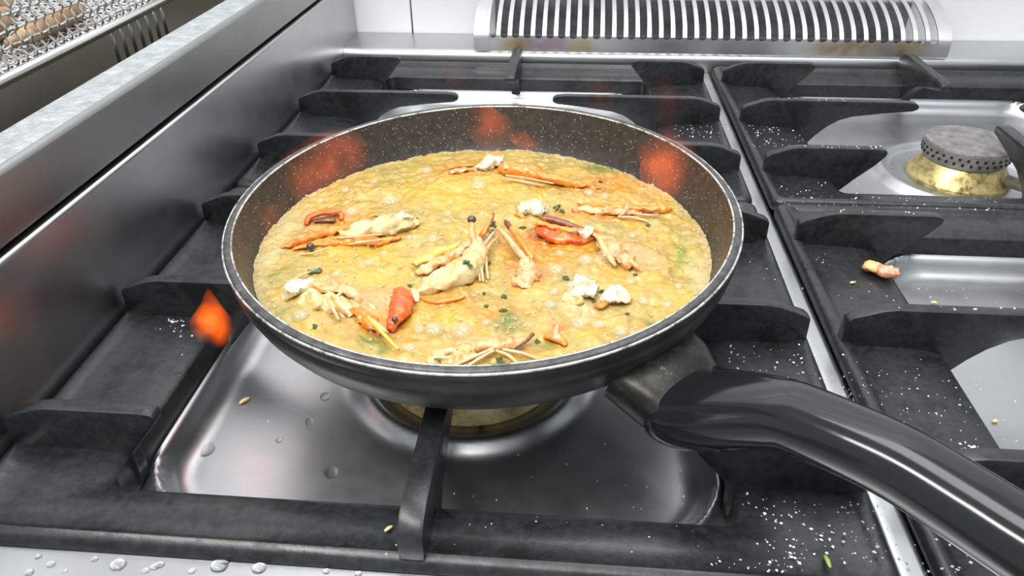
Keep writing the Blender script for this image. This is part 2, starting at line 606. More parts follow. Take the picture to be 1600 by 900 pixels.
# side upstand towards the fryer, with its folded bright edge
mb = MB(); mb.box(-0.2400, -0.2366, -0.285, 0.583, -0.134, 0.0035)
mb.build('side_upstand', M['steel_upstand'], rng, bevel=0.0008, angle=40)
mb = MB(); mb.tube([(-0.2383, -0.285, 0.0040), (-0.2383, 0.583, 0.0040)], [0.0018, 0.0018], 10)
mb.build('folded_edge', M['steel_rim'], rng)

# ------------------------------------------------------------------ burners
def burner(cx, cy, rs, h, label):
    t = empty('gas_burner', (cx, cy, FLOORZ), label, 'burner', 'gas burners of the range')
    s = rs / 0.046
    mb = MB()
    mb.lathe([(0.046 * s, 0.0008), (0.0465 * s, 0.004), (0.044 * s, 0.007), (0.040 * s, 0.012), (0.036 * s, h * 0.5), (0.034 * s, h * 0.56), (0.0, h * 0.56)], (cx, cy, FLOORZ), 56, close=False)
    mb.build('brass_skirt', M['brass'], t, angle=45)
    mb = MB()
    mb.lathe([(0.0, h * 0.55), (0.036 * s, h * 0.55), (0.0375 * s, h * 0.60), (0.0385 * s, h * 0.93), (0.0375 * s, h * 0.985), (0.034 * s, h), (0.0, h)], (cx, cy, FLOORZ), 56, close=False)
    cap = mb.build('burner_cap', M['cap'], t, angle=35)
    for row, zz in ((0, 0.70), (1, 0.83)):
        for k in range(34):
            a = 2 * PI * (k + 0.5 * row) / 34
            r = 0.0383 * s
            mb = MB()
            c, sn = math.cos(a), math.sin(a)
            rr = 0.0014
            q = [(cx + c * (r + 0.0004) - sn * rr * math.cos(b), cy + sn * (r + 0.0004) + c * rr * math.cos(b), FLOORZ + h * zz + rr * math.sin(b)) for b in [2 * PI * j / 8 for j in range(8)]]
            q2 = [(x - c * 0.004, y - sn * 0.004, z) for x, y, z in q]
            mb.add(q + q2, [tuple(range(8)), tuple(range(8, 16))[::-1]] + [(j, (j + 1) % 8, 8 + (j + 1) % 8, 8 + j) for j in range(8)])
            mb.build('flame_port', M['port_shade'], cap, smooth=False)  # solid black plug painted as the shade inside a drilled hole
    return t


burner(*BURN[3], 0.046, 0.038, 'brass gas burner with drilled cap standing free in the right rear grate')
burner(*BURN[0], 0.057, 0.040, 'brass gas burner in the pressed ring underneath the frying pan')
tp = MB()
tp.tube([(0.452, 0.262, -0.1), (0.470, 0.235, -0.098), (0.485, 0.21, -0.097), (0.50, 0.19, -0.099)], [0.0055] * 4, 10)
tag(tp.build('pilot_tube', M['cap']), 'grey pilot tube running out from the free brass burner', 'pipe')

# ------------------------------------------------------------------ cast iron grates
LOOPS = [(0, 0, -0.0832), (0, 0, -0.0775), (0.001, 0.001, -0.0748), (0.003, 0.003, -0.0732), (0.006, 0.006, -0.0732), (0.009, 0.008, -0.0752),
         (0.012, 0.010, -0.0770), (0.028, 0.017, -0.0776), (0.042, 0.023, -0.0782), (0.052, 0.028, -0.0793), (0.059, 0.032, -0.0808), (0.0625, 0.0345, -0.0820),
         (0.0635, 0.0353, -0.0830), (0.0635, 0.0353, -0.1045), (0.050, 0.028, -0.1045), (0.030, 0.016, -0.0880), (0.012, 0.008, -0.0835)]
LONG = [(0.0025, -0.0785), (0.0030, -0.0605), (0.006, -0.0580), (0.022, -0.0522), (0.030, TOP), (0.158, TOP), (0.1665, -0.0520), (0.1700, -0.0548), (0.1695, -0.0580), (0.165, -0.0600),
        (0.135, -0.0630), (0.110, -0.0665), (0.098, -0.0705), (0.088, -0.0770), (0.079, -0.0860), (0.0720, -0.0950), (0.0650, -0.1030), (0.056, -0.1030), (0.04, -0.0815)]
STUB = [(0.0025, -0.0785), (0.0030, -0.0605), (0.006, -0.0580), (0.022, -0.0522), (0.030, TOP), (0.094, TOP), (0.1000, -0.0518), (0.1025, -0.0540), (0.1015, -0.0575), (0.094, -0.0665),
        (0.080, -0.0800), (0.0690, -0.0920), (0.0655, -0.1010), (0.056, -0.1010), (0.04, -0.0815)]
SHORT = [(max(a - 0.017, 0.066), z) if a > 0.066 and z > -0.100 else (a, z) for a, z in STUB]
MID = [(0.0020, -0.0785), (0.0020, -0.0600), (0.0045, -0.0560), (0.010, -0.0530), (0.018, TOP), (0.112, TOP), (0.119, -0.0520), (0.1215, -0.0550), (0.1200, -0.0590), (0.095, -0.0650),
       (0.068, -0.0720), (0.050, -0.0830), (0.0410, -0.0950), (0.0365, -0.1030), (0.030, -0.1030), (0.018, -0.0815)]


def grate(cx, cy, label, front_drop=0.0):
    t = empty('pan_support_grate', (cx, cy, -0.1045), label, 'grate', 'cast iron grates on the range')
    v = []; f = []
    n = len(LOOPS)
    for ox, oy, z in LOOPS:
        x, y = HX - ox, HY - oy
        c = min(0.006, 0.0001 + ox)
        ring = []
        for sx, sy in ((-1, -1), (1, -1), (1, 1), (-1, 1)):
            # small rounded corners
            rc = 0.008
            pts = [(x - rc + rc * math.cos(a), y - rc + rc * math.sin(a)) for a in [PI / 2 * k_ / 6 for k_ in range(7)]]
            pts = [(sx * px, sy * py) for px, py in pts]
            if sx * sy < 0: pts = pts[::-1]
            if (sx, sy) == (-1, -1): pass
            ring += pts
        v += [(cx + px, cy + py, z - (0.0052 * max(0.0, 1 - oy / 0.020) if (py < 0 and cy < 0.1 and z > -0.0785 ) else 0)) for px, py in ring]
    k = 28
    for i in range(n):
        j = (i + 1) % n
        for q in range(k):
            r = (q + 1) % k
            f.append((i * k + q, i * k + r, j * k + r, j * k + q))
    mesh_obj('frame', v, f, M['iron'], t, angle=38)
    th = 0.0042
    left = cx < 0.1
    for dy, poly in ((-0.115, SHORT if left and cy < 0.1 else STUB), (0, LONG), (0.118, SHORT if left and cy > 0.1 else STUB)):
        for s in (-1, 1):
            mb = MB()
            mb.prism(poly, th, lambda a, b, z: (cx + s * (HX - a), cy + dy + b, z))
            mb.build('support_finger', M['iron'], t, bevel=0.0016, angle=38)
    for s in (-1, 1):
        dz = front_drop if s < 0 else 0
        mb = MB()
        mb.prism(MID, 0.0052 if s > 0 else 0.0060, lambda a, b, z: (cx + b + (0.0055 if s < 0 else 0), cy + s * (HY - a), z + (dz if z > -0.075 else 0)))
        mb.build('support_finger', M['iron'], t, bevel=0.0036, angle=50)
    return t


grate(GXL, FY, 'black cast iron grate carrying the frying pan', -0.0040)
grate(GXL, BY, 'black cast iron grate behind the frying pan, left of the free burner')
grate(GXR, FY, 'speckled black cast iron grate under the pan handle end, orange crumb on it')
grate(GXR, BY, 'black cast iron grate around the free brass burner at right rear')

# ------------------------------------------------------------------ flue guard on the rear ledge
gd = empty('flue_guard', (0.2065, 0.55, -0.062), 'arched stainless steel flue guard with a row of tall slots', 'vent')
GX0, GX1 = -0.0720, 0.4850


def guard_path():
    return [(0.511, -0.0615), (0.511, -0.0500)] + smooth_path([(0.511, -0.0430), (0.5140, -0.0392), (0.5220, -0.0322), (0.5350, -0.0252), (0.5500, -0.0192), (0.5660, -0.0147), (0.5820, -0.0120)], 3)


GP = guard_path()


def strip(x0, x1, pts, th, name, mat, parent, bevel=None):
    """sheet-metal strip of thickness th following the guard's curved section between x0 and x1"""
    P = [Vector((0, y, z)) for y, z in pts]
    outer = []; inner = []
    for i, p in enumerate(P):
        t = (P[min(i + 1, len(P) - 1)] - P[max(i - 1, 0)]).normalized()
        nrm = Vector((0, -t.z, t.y))
        if nrm.y > 0 and nrm.z < 0: nrm = -nrm
        outer.append(p); inner.append(p - Vector((0, -t.z, t.y)) * th)
    n = len(P)
    v = []
    for x in (x0, x1):
        v += [(x, q.y, q.z) for q in outer] + [(x, q.y, q.z) for q in inner]
    f = []
    N2 = 2 * n
    for i in range(n - 1):
        f.append((i, i + 1, N2 + i + 1, N2 + i))
        f.append((n + i, N2 + n + i, N2 + n + i + 1, n + i + 1))
        for off in (0, N2):
            f.append((off + i, off + n + i, off + n + i + 1, off + i + 1))
    f.append((0, N2, N2 + n, n)); f.append((n - 1, 2 * n - 1, N2 + 2 * n - 1, N2 + n - 1))
    return mesh_obj(name, v, f, mat, parent, angle=50)


NS = 38
SX0, SX1 = -0.0560, 0.4720
PITCH = (SX1 - SX0) / NS
BARW = PITCH * 0.36
strip(GX0, SX0 + BARW * 0.5, GP, 0.0015, 'end_band', M['steel_guard'], gd)
strip(SX1 - BARW * 0.5, GX1, GP, 0.0015, 'end_band', M['steel_guard'], gd)
# base band with the rounded lower ends of the slots cut into its upper edge
bz = -0.0465
xs_ = []
for i in range(NS):
    c = SX0 + (i + 0.5) * PITCH
    w = (PITCH - BARW) / 2
    for k in range(9):
        a = PI + PI * k / 8
        xs_.append((c + w * math.cos(a), bz + 0.0035 + 0.0035 * math.sin(a) * 1.0))
xs_ = [(SX0 + BARW * 0.5 - 0.0002, bz + 0.0035)] + xs_ + [(SX1 - BARW * 0.5 + 0.0002, bz + 0.0035)]
v = []; f = []
for (x, z) in xs_:
    v += [(x, 0.511, -0.0615), (x, 0.511, z), (x, 0.5125, z), (x, 0.5125, -0.0615)]
for i in range(len(xs_) - 1):
    a = i * 4; b = a + 4
    f += [(a, b, b + 1, a + 1), (a + 1, b + 1, b + 2, a + 2), (a + 2, b + 2, b + 3, a + 3), (a + 3, b + 3, b, a)]
mesh_obj('base_band', v, f, M['steel_guard'], gd, angle=40)
BP = [(0.511, bz + 0.003)] + [p for p in GP if p[1] > bz + 0.004]
bar0 = None
for i in range(1, NS):
    x = SX0 + i * PITCH
    if bar0 is None:
        bar0 = strip(x - BARW / 2, x + BARW / 2, BP, 0.0015, 'slot_bar', M['steel_guard'], gd)
        bx0 = x
    else:
        c = bar0.copy(); COL.objects.link(c); c.parent = gd
        c.location = (x - bx0, 0, 0)
mb = MB(); mb.box(GX0 + 0.02, 0.455, 0.574, 0.583, -0.0615, -0.0150)
mb.build('flue_back_plate', M['flue_in'], gd, smooth=False)
mb = MB(); mb.box(GX0 + 0.02, 0.455, 0.5205, 0.5220, -0.0615, -0.046)
mb.build('flue_lip', M['flue_in'], gd, smooth=False)
mb = MB(); mb.box(GX0 + 0.02, 0.455, 0.5221, 0.5735, -0.0615, -0.057)
mb.build('flue_opening', M['flue_in'], gd, smooth=False)

# ------------------------------------------------------------------ deep fryer at the left
fr = empty('deep_fryer', (-0.55, 0.15, -0.96), 'stainless steel deep fryer with dark oil, left of the range', 'fryer')
LZ = 0.0435
mb = MB()
mb.box(-0.2460, -0.2404, -0.40, 0.583, -0.96, 0.0050)
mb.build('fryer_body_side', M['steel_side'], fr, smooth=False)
# upper side panel, rounded top edge, frosted ledge, inner wall of the tank as one folded sheet
prof = [(-0.2404, 0.0085), (-0.2404, 0.0395)]
for k in range(1, 6):
    a = PI / 2 * k / 5
    prof.append((-0.2444 + 0.004 * math.cos(a), 0.0395 + 0.004 * math.sin(a)))
prof2 = [(-0.2444, 0.0435), (-0.2700, 0.0440)]
for k in range(1, 6):
    a = PI / 2 + PI / 2 * k / 5
    prof2.append((-0.2700 + 0.006 * math.cos(a), 0.0380 + 0.006 * math.sin(a)))
prof3 = [(-0.2760, 0.0380), (-0.2790, -0.050), (-0.290, -0.080)]


def profile_y(name, pr, y0, y1, mat, parent, th=0.0012):
    v = []; f = []
    n = len(pr)
    P = [Vector((x, 0, z)) for x, z in pr]
    inner = []
    for i, p in enumerate(P):
        t = (P[min(i + 1, n - 1)] - P[max(i - 1, 0)]).normalized()
        inner.append(p + Vector((-t.z, 0, t.x)) * th)
    for y in (y0, y1):
        v += [(q.x, y, q.z) for q in P] + [(q.x, y, q.z) for q in inner]
    N2 = 2 * n
    for i in range(n - 1):
        f.append((i, i + 1, N2 + i + 1, N2 + i))
        f.append((n + i, N2 + n + i, N2 + n + i + 1, n + i + 1))
        for off in (0, N2): f.append((off + i, off + n + i, off + n + i + 1, off + i + 1))
    f.append((0, N2, N2 + n, n)); f.append((n - 1, 2 * n - 1, N2 + 2 * n - 1, N2 + n - 1))
    return mesh_obj(name, v, f, mat, parent, angle=40)


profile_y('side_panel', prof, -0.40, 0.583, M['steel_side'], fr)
m = Mat('frosty_wet_ledge')
m.set(Metallic=0.55)
m.col(m.ramp(m.noise(90, 6, 0.75), [(0.35, (0.34, 0.36, 0.37)), (0.6, (0.52, 0.55, 0.57)), (0.75, (0.8, 0.82, 0.84))]))
m.rough(m.ramp(m.noise(60, 5), [(0.3, g(0.25)), (0.7, g(0.5))]))
m.bump(m.noise(210, 5, 0.7), 0.9, 0.003)
M['ledge'] = m.m
profile_y('wet_ledge', prof2, -0.40, 0.583, M['ledge'], fr)
profile_y('tank_wall', prof3, -0.40, 0.583, M['steel_side'], fr)
mb = MB(); mb.box(-0.95, -0.2785, -0.40, 0.50, -0.06, 0.0)
mb.build('frying_oil', M['oil'], fr, smooth=False)
mb = MB(); mb.box(-0.95, -0.2765, 0.50, 0.583, -0.08, 0.0435)
mb.build('tank_rear', M['steel_side'], fr, bevel=0.004, angle=40)
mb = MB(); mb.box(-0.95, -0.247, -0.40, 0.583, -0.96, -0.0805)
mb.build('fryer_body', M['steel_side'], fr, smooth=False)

bk = empty('fryer_basket', (-0.45, 0.2, 0.04), 'silver wire mesh fryer basket of fried pieces above the dark oil', 'basket')
BXW = -0.3260; BZ0 = 0.0455
mb = MB()
mb.tube([(BXW, -0.02, BZ0), (BXW, 0.46, BZ0)], [0.0042, 0.0042], 12)
mb.build('lower_rail', M['wire'], bk)
w0 = None
PW = 0.0105
for i in range(46):
    y = -0.015 + i * PW
    if w0 is None:
        mb = MB()
        mb.tube(smooth_path([(BXW + 0.001 - 0.0002 * k * 0 + (0.0012 if k % 2 else -0.0012), y + 0.0006 * (k % 2), BZ0 + 0.003 + k * 0.0052) for k in range(9)], 3), [0.0009] * 25, 6, cap=False)
        w0 = mb.build('upright_wire', M['wire'], bk)
    else:
        c = w0.copy(); COL.objects.link(c); c.parent = bk; c.location = (0, i * PW, 0)
for k in range(5):
    mb = MB()
    z = BZ0 + 0.0075 + k * 0.0095
    mb.tube([(BXW + (0.0012 if i % 2 else -0.0012), -0.02 + i * PW / 1, z) for i in range(46)], [0.0009] * 46, 6, cap=False)
    mb.build('long_wire', M['wire'], bk)
fl0 = None
for i in range(75):
    y = -0.02 + i * 0.0064
    if fl0 is None:
        mb = MB()
        mb.tube([(-0.329 - k * 0.0065, y, BZ0 + 0.0035 + (0.0011 if k % 2 else -0.0011)) for k in range(32)], [0.0011] * 32, 5, cap=False)
        fl0 = mb.build('floor_wire', M['wire'], bk)
    else:
        c = fl0.copy(); COL.objects.link(c); c.parent = bk; c.location = (0, i * 0.0064, 0)
fl1 = None
for i in range(31):
    if fl1 is None:
        mb = MB()
        mb.tube([(-0.332, -0.02 + k * 0.0064, BZ0 + 0.0035 - (0.0011 if k % 2 else -0.0011)) for k in range(75)], [0.0011] * 75, 5, cap=False)
        fl1 = mb.build('floor_wire', M['wire'], bk)
    else:
        c = fl1.copy(); COL.objects.link(c); c.parent = bk; c.location = (-i * 0.0065, 0, 0)
for i in range(7):
    y = 0.212 + i * 0.0145
    mb = MB(); mb.tube([(-0.338, y, BZ0 - 0.003), (-0.338, y, 0.001)], [0.0016, 0.0016], 8)
    mb.build('hanger_rod', M['steel_side'], bk)


def fried(pts, rad, label, seed):
    mb = MB()
    sp = smooth_path([(*p, r) for p, r in zip(pts, rad)], 5)
    mb.tube([q[:3] for q in sp], [q[3] * (1 + 0.22 * noise.noise(Vector(q[:3]) * 130 + Vector((seed, 0, 0)))) for q in sp], 10)
    o = mb.build('fried_piece', M['fried'])
    tag(o, label, 'food', 'fried pieces in the mesh basket')


fz = BZ0 + 0.012
fried([(-0.342, 0.10, fz + 0.001), (-0.345, 0.16, fz + 0.001), (-0.352, 0.205, fz)], [0.004, 0.0085, 0.0035], 'long golden fried strip lying against the basket mesh, tip toward the wall', 1)
fried([(-0.345, 0.015, fz), (-0.350, 0.05, fz + 0.002), (-0.358, 0.092, fz + 0.001)], [0.006, 0.010, 0.006], 'brown fried lump nearest the lower left of the basket mesh', 2)
fried([(-0.372, 0.085, fz + 0.003), (-0.378, 0.125, fz + 0.005), (-0.392, 0.17, fz + 0.003)], [0.007, 0.012, 0.006], 'pale battered piece behind the long golden strip', 3)
fried([(-0.375, 0.04, fz + 0.004), (-0.392, 0.07, fz + 0.005), (-0.415, 0.10, fz + 0.004)], [0.007, 0.013, 0.007], 'brown battered piece heaped at the left edge of the picture', 4)
fried([(-0.41, 0.14, fz + 0.002), (-0.418, 0.185, fz + 0.004), (-0.425, 0.22, fz + 0.002)], [0.005, 0.011, 0.005], 'farthest battered piece on the open mesh floor', 5)

# ------------------------------------------------------------------ frying pan (slightly tilted towards its handle)
NV = Vector((-0.0105, -0.0360, 1)).normalized()
QUAT = Vector((0, 0, 1)).rotation_difference(NV)
PB = 0.0508   # depth of the base under the rim
pan = empty('frying_pan', (0, 0, 0), 'black non-stick frying pan with prawns simmering, bakelite handle to the right', 'pan')
pan.rotation_mode = 'QUATERNION'
pan.rotation_quaternion = QUAT
pan.location = NV * (-PB)
TILT = Matrix.Translation(pan.location) @ QUAT.to_matrix().to_4x4()


def tilted(mb):
    """pan-local coordinates (z = 0 at the base) to world"""
    mb.v = [tuple(TILT @ Vector(p)) for p in mb.v]
    return mb


H = PB
mb = MB()
mb.lathe([(0.1492, H - 0.0025), (0.1494, H - 0.006), (0.1480, H - 0.0085), (0.1488, H - 0.0105), (0.1478, H - 0.016), (0.1450, H - 0.0235), (0.1400, H - 0.032), (0.1320, H - 0.040), (0.1225, H - 0.0458), (0.114, H - 0.0492), (0.108, H - 0.0506), (0.104, 0), (0.0, 0)], (0, 0, 0), 128, close=False)
tilted(mb).build('pan_body', M['pan_out'], pan, angle=60)
mb = MB()
mb.lathe([(0.1440, H - 0.0014), (0.1432, H - 0.004), (0.1405, H - 0.014), (0.1370, H - 0.0245), (0.1315, H - 0.0345), (0.122, H - 0.0415), (0.110, H - 0.0452), (0.0, H - 0.0455)], (0, 0, 0), 128, close=False)
tilted(mb).build('speckled_coating', M['pan_in'], pan)
mb = MB()
mb.lathe([(0.1440, H - 0.0016), (0.1448, H - 0.0003), (0.1462, H), (0.1478, H - 0.0002), (0.1488, H - 0.0012), (0.1492, H - 0.0026)], (0, 0, 0), 128, close=False)
tilted(mb).build('rim', M['rim'], pan)
for rr, zz, tr in ((0.1444, H - 0.0008, 0.00065), (0.1490, H - 0.0017, 0.00075)):
    mb = MB()
    mb.lathe([(rr + tr * math.cos(a), zz + tr * math.sin(a)) for a in [2 * PI * k / 8 for k in range(9)]], (0, 0, 0), 160, close=False)
    tilted(mb).build('rim_edge', M['rim_edge'], pan)

# handle socket and handle, in the upright plane leaving the pan at -45 degrees
AZ = math.radians(-47)
AX = Vector((math.cos(AZ), math.sin(AZ), 0)); TX = Vector((-math.sin(AZ), math.cos(AZ), 0))


def hp(s, z, t=0): return AX * s + TX * t + Vector((0, 0, z))


def loft(secs, n, name, mat, parent, power=2.4, crease=False):
    """secs: (s, z, half width, half height, forward lean) super-ellipse sections along the handle"""
    v = []; f = []
    for i, (s, z, hw, hh) in enumerate(secs):
        a, b = secs[max(i - 1, 0)], secs[min(i + 1, len(secs) - 1)]
        tz = Vector((b[0] - a[0], b[1] - a[1])).normalized()
        for k in range(n):
            an = 2 * PI * k / n
            c, sn = math.cos(an), math.sin(an)
            cx = math.copysign(abs(c) ** (2 / power), c) * hw
            cz = math.copysign(abs(sn) ** (2 / power), sn) * hh
            if crease:
                kx = 1 - 0.13 * math.exp(-((an - 2.62) / 0.17) ** 2) * max(0, 1 - abs(s - 0.190) / 0.045)
                cx *= kx; cz *= kx
            v.append(hp(s - tz.y * cz, z + tz.x * cz, cx))
    m_ = len(secs)
    for i in range(m_ - 1):
        for k in range(n):
            a, b = i * n + k, i * n + (k + 1) % n
            f.append((a, b, b + n, a + n))
    f.append(tuple(range(n))[::-1]); f.append(tuple(range((m_ - 1) * n, m_ * n)))
    return mesh_obj(name, v, f, mat, parent, angle=60)


loft([(0.1385, -0.0350, 0.0310, 0.0115), (0.1470, -0.0372, 0.0290, 0.0140), (0.1550, -0.0410, 0.0262, 0.0140), (0.1605, -0.0432, 0.0248, 0.0132)], 36, 'handle_socket', M['socket'], pan, 3.2)
hs = smooth_path([(0.1580, -0.0430, 0.0245, 0.0135), (0.1630, -0.0435, 0.0268, 0.0160), (0.1720, -0.0405, 0.0262, 0.0166), (0.1860, -0.0315, 0.0235, 0.0158), (0.2080, -0.0170, 0.0182, 0.0140), (0.2230, -0.0115, 0.0164, 0.0132), (0.2545, -0.0050, 0.0152, 0.0126),
                  (0.2795, -0.0045, 0.0150, 0.0124), (0.2970, -0.0050, 0.0150, 0.0124), (0.335, -0.0055, 0.0150, 0.0126), (0.360, -0.0055, 0.0145, 0.0120), (0.366, -0.0055, 0.0110, 0.0090)], 6)
loft(hs, 72, 'handle', M['handle'], pan, 2.3, True)

# ------------------------------------------------------------------ broth
ZS = -0.0270
broth = empty('broth', (0, 0, ZS), 'yellow simmering broth with orange oil and bubbles in the pan', 'broth')
n_r, n_a = 170, 420
BLOBS = []


def blob(u, v, ru, rv, col, s):
    p = at(u, v, ZS)
    q = at(u + ru, v, ZS); w = at(u, v + rv, ZS)
    BLOBS.append((p.x, p.y, abs(q.x - p.x), abs(w.y - p.y), col[:3], s))


OIL = srgb(232, 150, 18); OIL2 = srgb(238, 138, 40); GRN = srgb(98, 126, 44); PALE = srgb(226, 206, 150); OLV = srgb(182, 164, 88); PINK = srgb(228, 176, 120); YEL = srgb(238, 190, 60)
for a in [(865, 386, 66, 26, OIL, .97), (858, 368, 36, 16, srgb(212, 96, 14), .98), (590, 432, 50, 16, YEL, .8), (690, 300, 60, 22, YEL, .7), (770, 300, 70, 22, YEL, .5), (790, 555, 90, 14, YEL, .6),
          (760, 490, 60, 18, OIL, .6), (700, 500, 40, 12, YEL, .6), (560, 385, 60, 16, YEL, .6), (720, 268, 40, 14, OIL2, .6), (960, 290, 60, 18, OIL2, .5), (980, 400, 45, 20, PINK, .7), (950, 450, 40, 20, YEL, .5),
          (580, 535, 22, 12, GRN, .75), (596, 545, 8, 6, srgb(90, 130, 40), .7), (795, 505, 24, 14, GRN, .7), (1068, 396, 15, 20, srgb(130, 160, 50), .8), (1022, 506, 12, 8, GRN, .7), (850, 540, 22, 10, GRN, .55), (945, 265, 26, 8, GRN, .7),
          (430, 430, 25, 25, GRN, .4), (445, 500, 30, 18, GRN, .35), (920, 250, 60, 10, OLV, .6), (850, 410, 40, 30, OLV, .4), (780, 440, 30, 40, OLV, .55), (880, 415, 40, 22, OLV, .4), (640, 330, 60, 18, OLV, .5),
          (480, 300, 60, 14, OLV, .5), (620, 275, 60, 12, OLV, .5), (650, 240, 60, 8, OLV, .5), (425, 400, 20, 40, PALE, .6), (450, 345, 30, 20, PALE, .6), (1090, 440, 16, 50, PALE, .6), (560, 470, 60, 30, PINK, .6),
          (600, 510, 50, 24, OIL2, .5), (690, 470, 50, 16, OIL2, .55), (760, 540, 80, 12, PINK, .5), (820, 430, 30, 22, OIL2, .6), (930, 470, 50, 26, PALE, .6), (1040, 470, 40, 40, YEL, .3), (1000, 540, 60, 20, YEL, .3), (920, 335, 70, 10, OIL2, .5), (540, 350, 80, 24, OIL2, .4), (870, 520, 18, 10, OIL2, .7)]:
    blob(*a)


def bump_h(x, y):
    q = Vector((x, y, 0))
    h = 0.0024 * noise.noise(q * 38) + 0.0017 * noise.noise(q * 85 + Vector((3, 1, 0))) + 0.0010 * noise.noise(q * 190) + 0.0005 * noise.noise(q * 380)
    return h


verts = []; cols = []
ALB = 0.66
BLOBS.sort(key=lambda b_: b_[5])
C0 = np.array(srgb(212, 172, 80)[:3]); C1 = np.array(srgb(232, 200, 112)[:3]); C2 = np.array(srgb(182, 158, 82)[:3]); C3 = np.array(srgb(238, 182, 52)[:3])
tiltx, tilty = 0.0105, 0.036
for i in range(n_r + 1):
    rf = i / n_r
    for k in range(n_a):
        a = 2 * PI * k / n_a
        c, s = math.cos(a), math.sin(a)
        # radius of the tilted pan wall at the broth level
        dz = tiltx * c * 0.137 + tilty * s * 0.137          # how far the wall stands higher at this side
        R_ = 0.1361 - 0.35 * dz
        r = R_ * rf
        x, y = r * c, r * s
        q = Vector((x, y, 0))
        e = max(0, (rf - 0.90) / 0.10)
        z = ZS + bump_h(x, y) * (1 - 0.5 * e) + 0.0012 * e * (0.6 + noise.noise(q * 260))
        verts.append((x, y, z))
        t1 = 0.5 + 0.9 * noise.noise(q * 30 + Vector((9, 0, 0))); t2 = 0.5 + 0.9 * noise.noise(q * 95 + Vector((0, 5, 0))); t3 = 0.5 + 1.0 * noise.noise(q * 55 + Vector((2, 8, 4)))
        col = C0 + (C1 - C0) * min(max(t2, 0), 1)
        col = col + (C2 - col) * 0.75 * min(max(t1 * 1.3 - 0.1, 0), 1)
        col = col + (C3 - col) * 0.75 * min(max(t3 * 2.0 - 0.9, 0), 1)
        t4 = noise.noise(q * 260); t5 = noise.noise(q * 150 + Vector((4, 4, 1)))
        col = col + (np.array(srgb(242, 214, 130)[:3]) - col) * 0.7 * min(max(t4 * 2.2 - 0.35, 0), 1)
        col = col + (np.array(srgb(172, 140, 62)[:3]) - col) * 0.6 * min(max(t5 * 2.2 - 0.3, 0), 1)
        jx = 0.006 * noise.noise(q * 70); jy = 0.006 * noise.noise(q * 70 + Vector((7, 7, 7)))
        for bx, by, rx, ry, bc, st in BLOBS:
            d2 = ((x + jx - bx) / rx) ** 2 + ((y + jy - by) / ry) ** 2
            if d2 < 2.2:
                w = min(1.0, st * 1.4 * math.exp(-d2 * 1.0)) * min(1.0, 0.7 + 0.5 * t2)
                col = col + (np.array(bc) - col) * min(w, 1)
        col = col + (np.array(srgb(205, 186, 140)[:3]) - col) * 0.65 * max(0, (rf - 0.955) / 0.045)
        cols.append((*np.clip(col * ALB, 0, 1), 1.0))
faces = []
for i in range(n_r):
    for k in range(n_a):
        a, b = i * n_a + k, i * n_a + (k + 1) % n_a
        faces.append((a, b, b + n_a, a + n_a))
me = bpy.data.meshes.new('broth_surface')
me.from_pydata(verts, [], faces)
at_ = me.color_attributes.new('broth_colour', 'FLOAT_COLOR', 'POINT')
at_.data.foreach_set('color', np.array(cols, dtype=np.float32).ravel())
me.polygons.foreach_set('use_smooth', np.ones(len(me.polygons), bool))
me.materials.append(M['broth'])
bo = bpy.data.objects.new('broth_surface', me); COL.objects.link(bo); place(bo, broth)
SURF = lambda p: ZS + bump_h(p.x, p.y)

bub0 = None
BUBS = [(748, 291, 17), (610, 314, 18), (550, 331, 14), (668, 268, 13), (470, 372, 6), (640, 372, 8), (676, 375, 12), (678, 516, 14), (722, 516, 16), (470, 498, 12), (950, 405, 17), (915, 412, 14), (988, 369, 9), (1043, 476, 9),
        (526, 430, 8), (576, 408, 9), (600, 395, 8), (870, 420, 14), (865, 455, 9), (905, 505, 14), (935, 505, 11), (830, 265, 8), (815, 253, 8), (920, 305, 10), (945, 308, 11), (860, 480, 10), (560, 470, 7), (1005, 470, 9), (970, 520, 12), (1060, 450, 8),
        (700, 335, 9), (620, 360, 7), (655, 515, 9), (640, 545, 10), (540, 300, 9), (500, 315, 9), (585, 285, 8), (880, 360, 10), (875, 395, 8), (985, 440, 9), (1040, 520, 8), (760, 505, 8)]
for (u, v, r) in BUBS:
    p = at(u, v, ZS)
    rad = r * 0.38e-3
    if bub0 is None:
        mb = MB()
        mb.lathe([(math.sin(t) * 1.0, math.cos(t) * 0.72) for t in [PI * 0.56 * k / 10 for k in range(1, 11)]] , (0, 0, 0), 24, close=False)
        mb.v.append((0, 0, 0.72)); top = len(mb.v) - 1
        mb.f += [(top, k, (k + 1) % 24) for k in range(24)]
        bub0 = mb.build('bubble', M['bubble'])
        b = bub0
    else:
        b = bub0.copy(); COL.objects.link(b)
    b.parent = broth
    b.location = (p.x, p.y, SURF(p) - ZS - 0.0001)
    b.scale = (rad, rad, rad)
mb = MB()
rnd = random.Random(3)
for k in range(900):
    if k < 520:
        a = rnd.random() * 2 * PI
        r = 0.1355 - abs(rnd.gauss(0, 0.0032))
        if math.sin(a) > 0.2 and rnd.random() < 0.35: continue
    else:
        a = rnd.random() * 2 * PI; r = 0.130 * math.sqrt(rnd.random())
    dz = tiltx * math.cos(a) * 0.137 + tilty * math.sin(a) * 0.137
    r -= 0.35 * dz
    x, y = r * math.cos(a), r * math.sin(a)
    s = rnd.uniform(0.0005, 0.0013)
    mb.ellipsoid((x, y, ZS + bump_h(x, y) + 0.0003), s, s, s * 0.8, 8, 5)
tag(mb.build('fine_froth', M['froth'], broth), kind='stuff')

# ------------------------------------------------------------------ prawns
def P(u, v, h): return at(u, v, ZS + h * 1e-3)


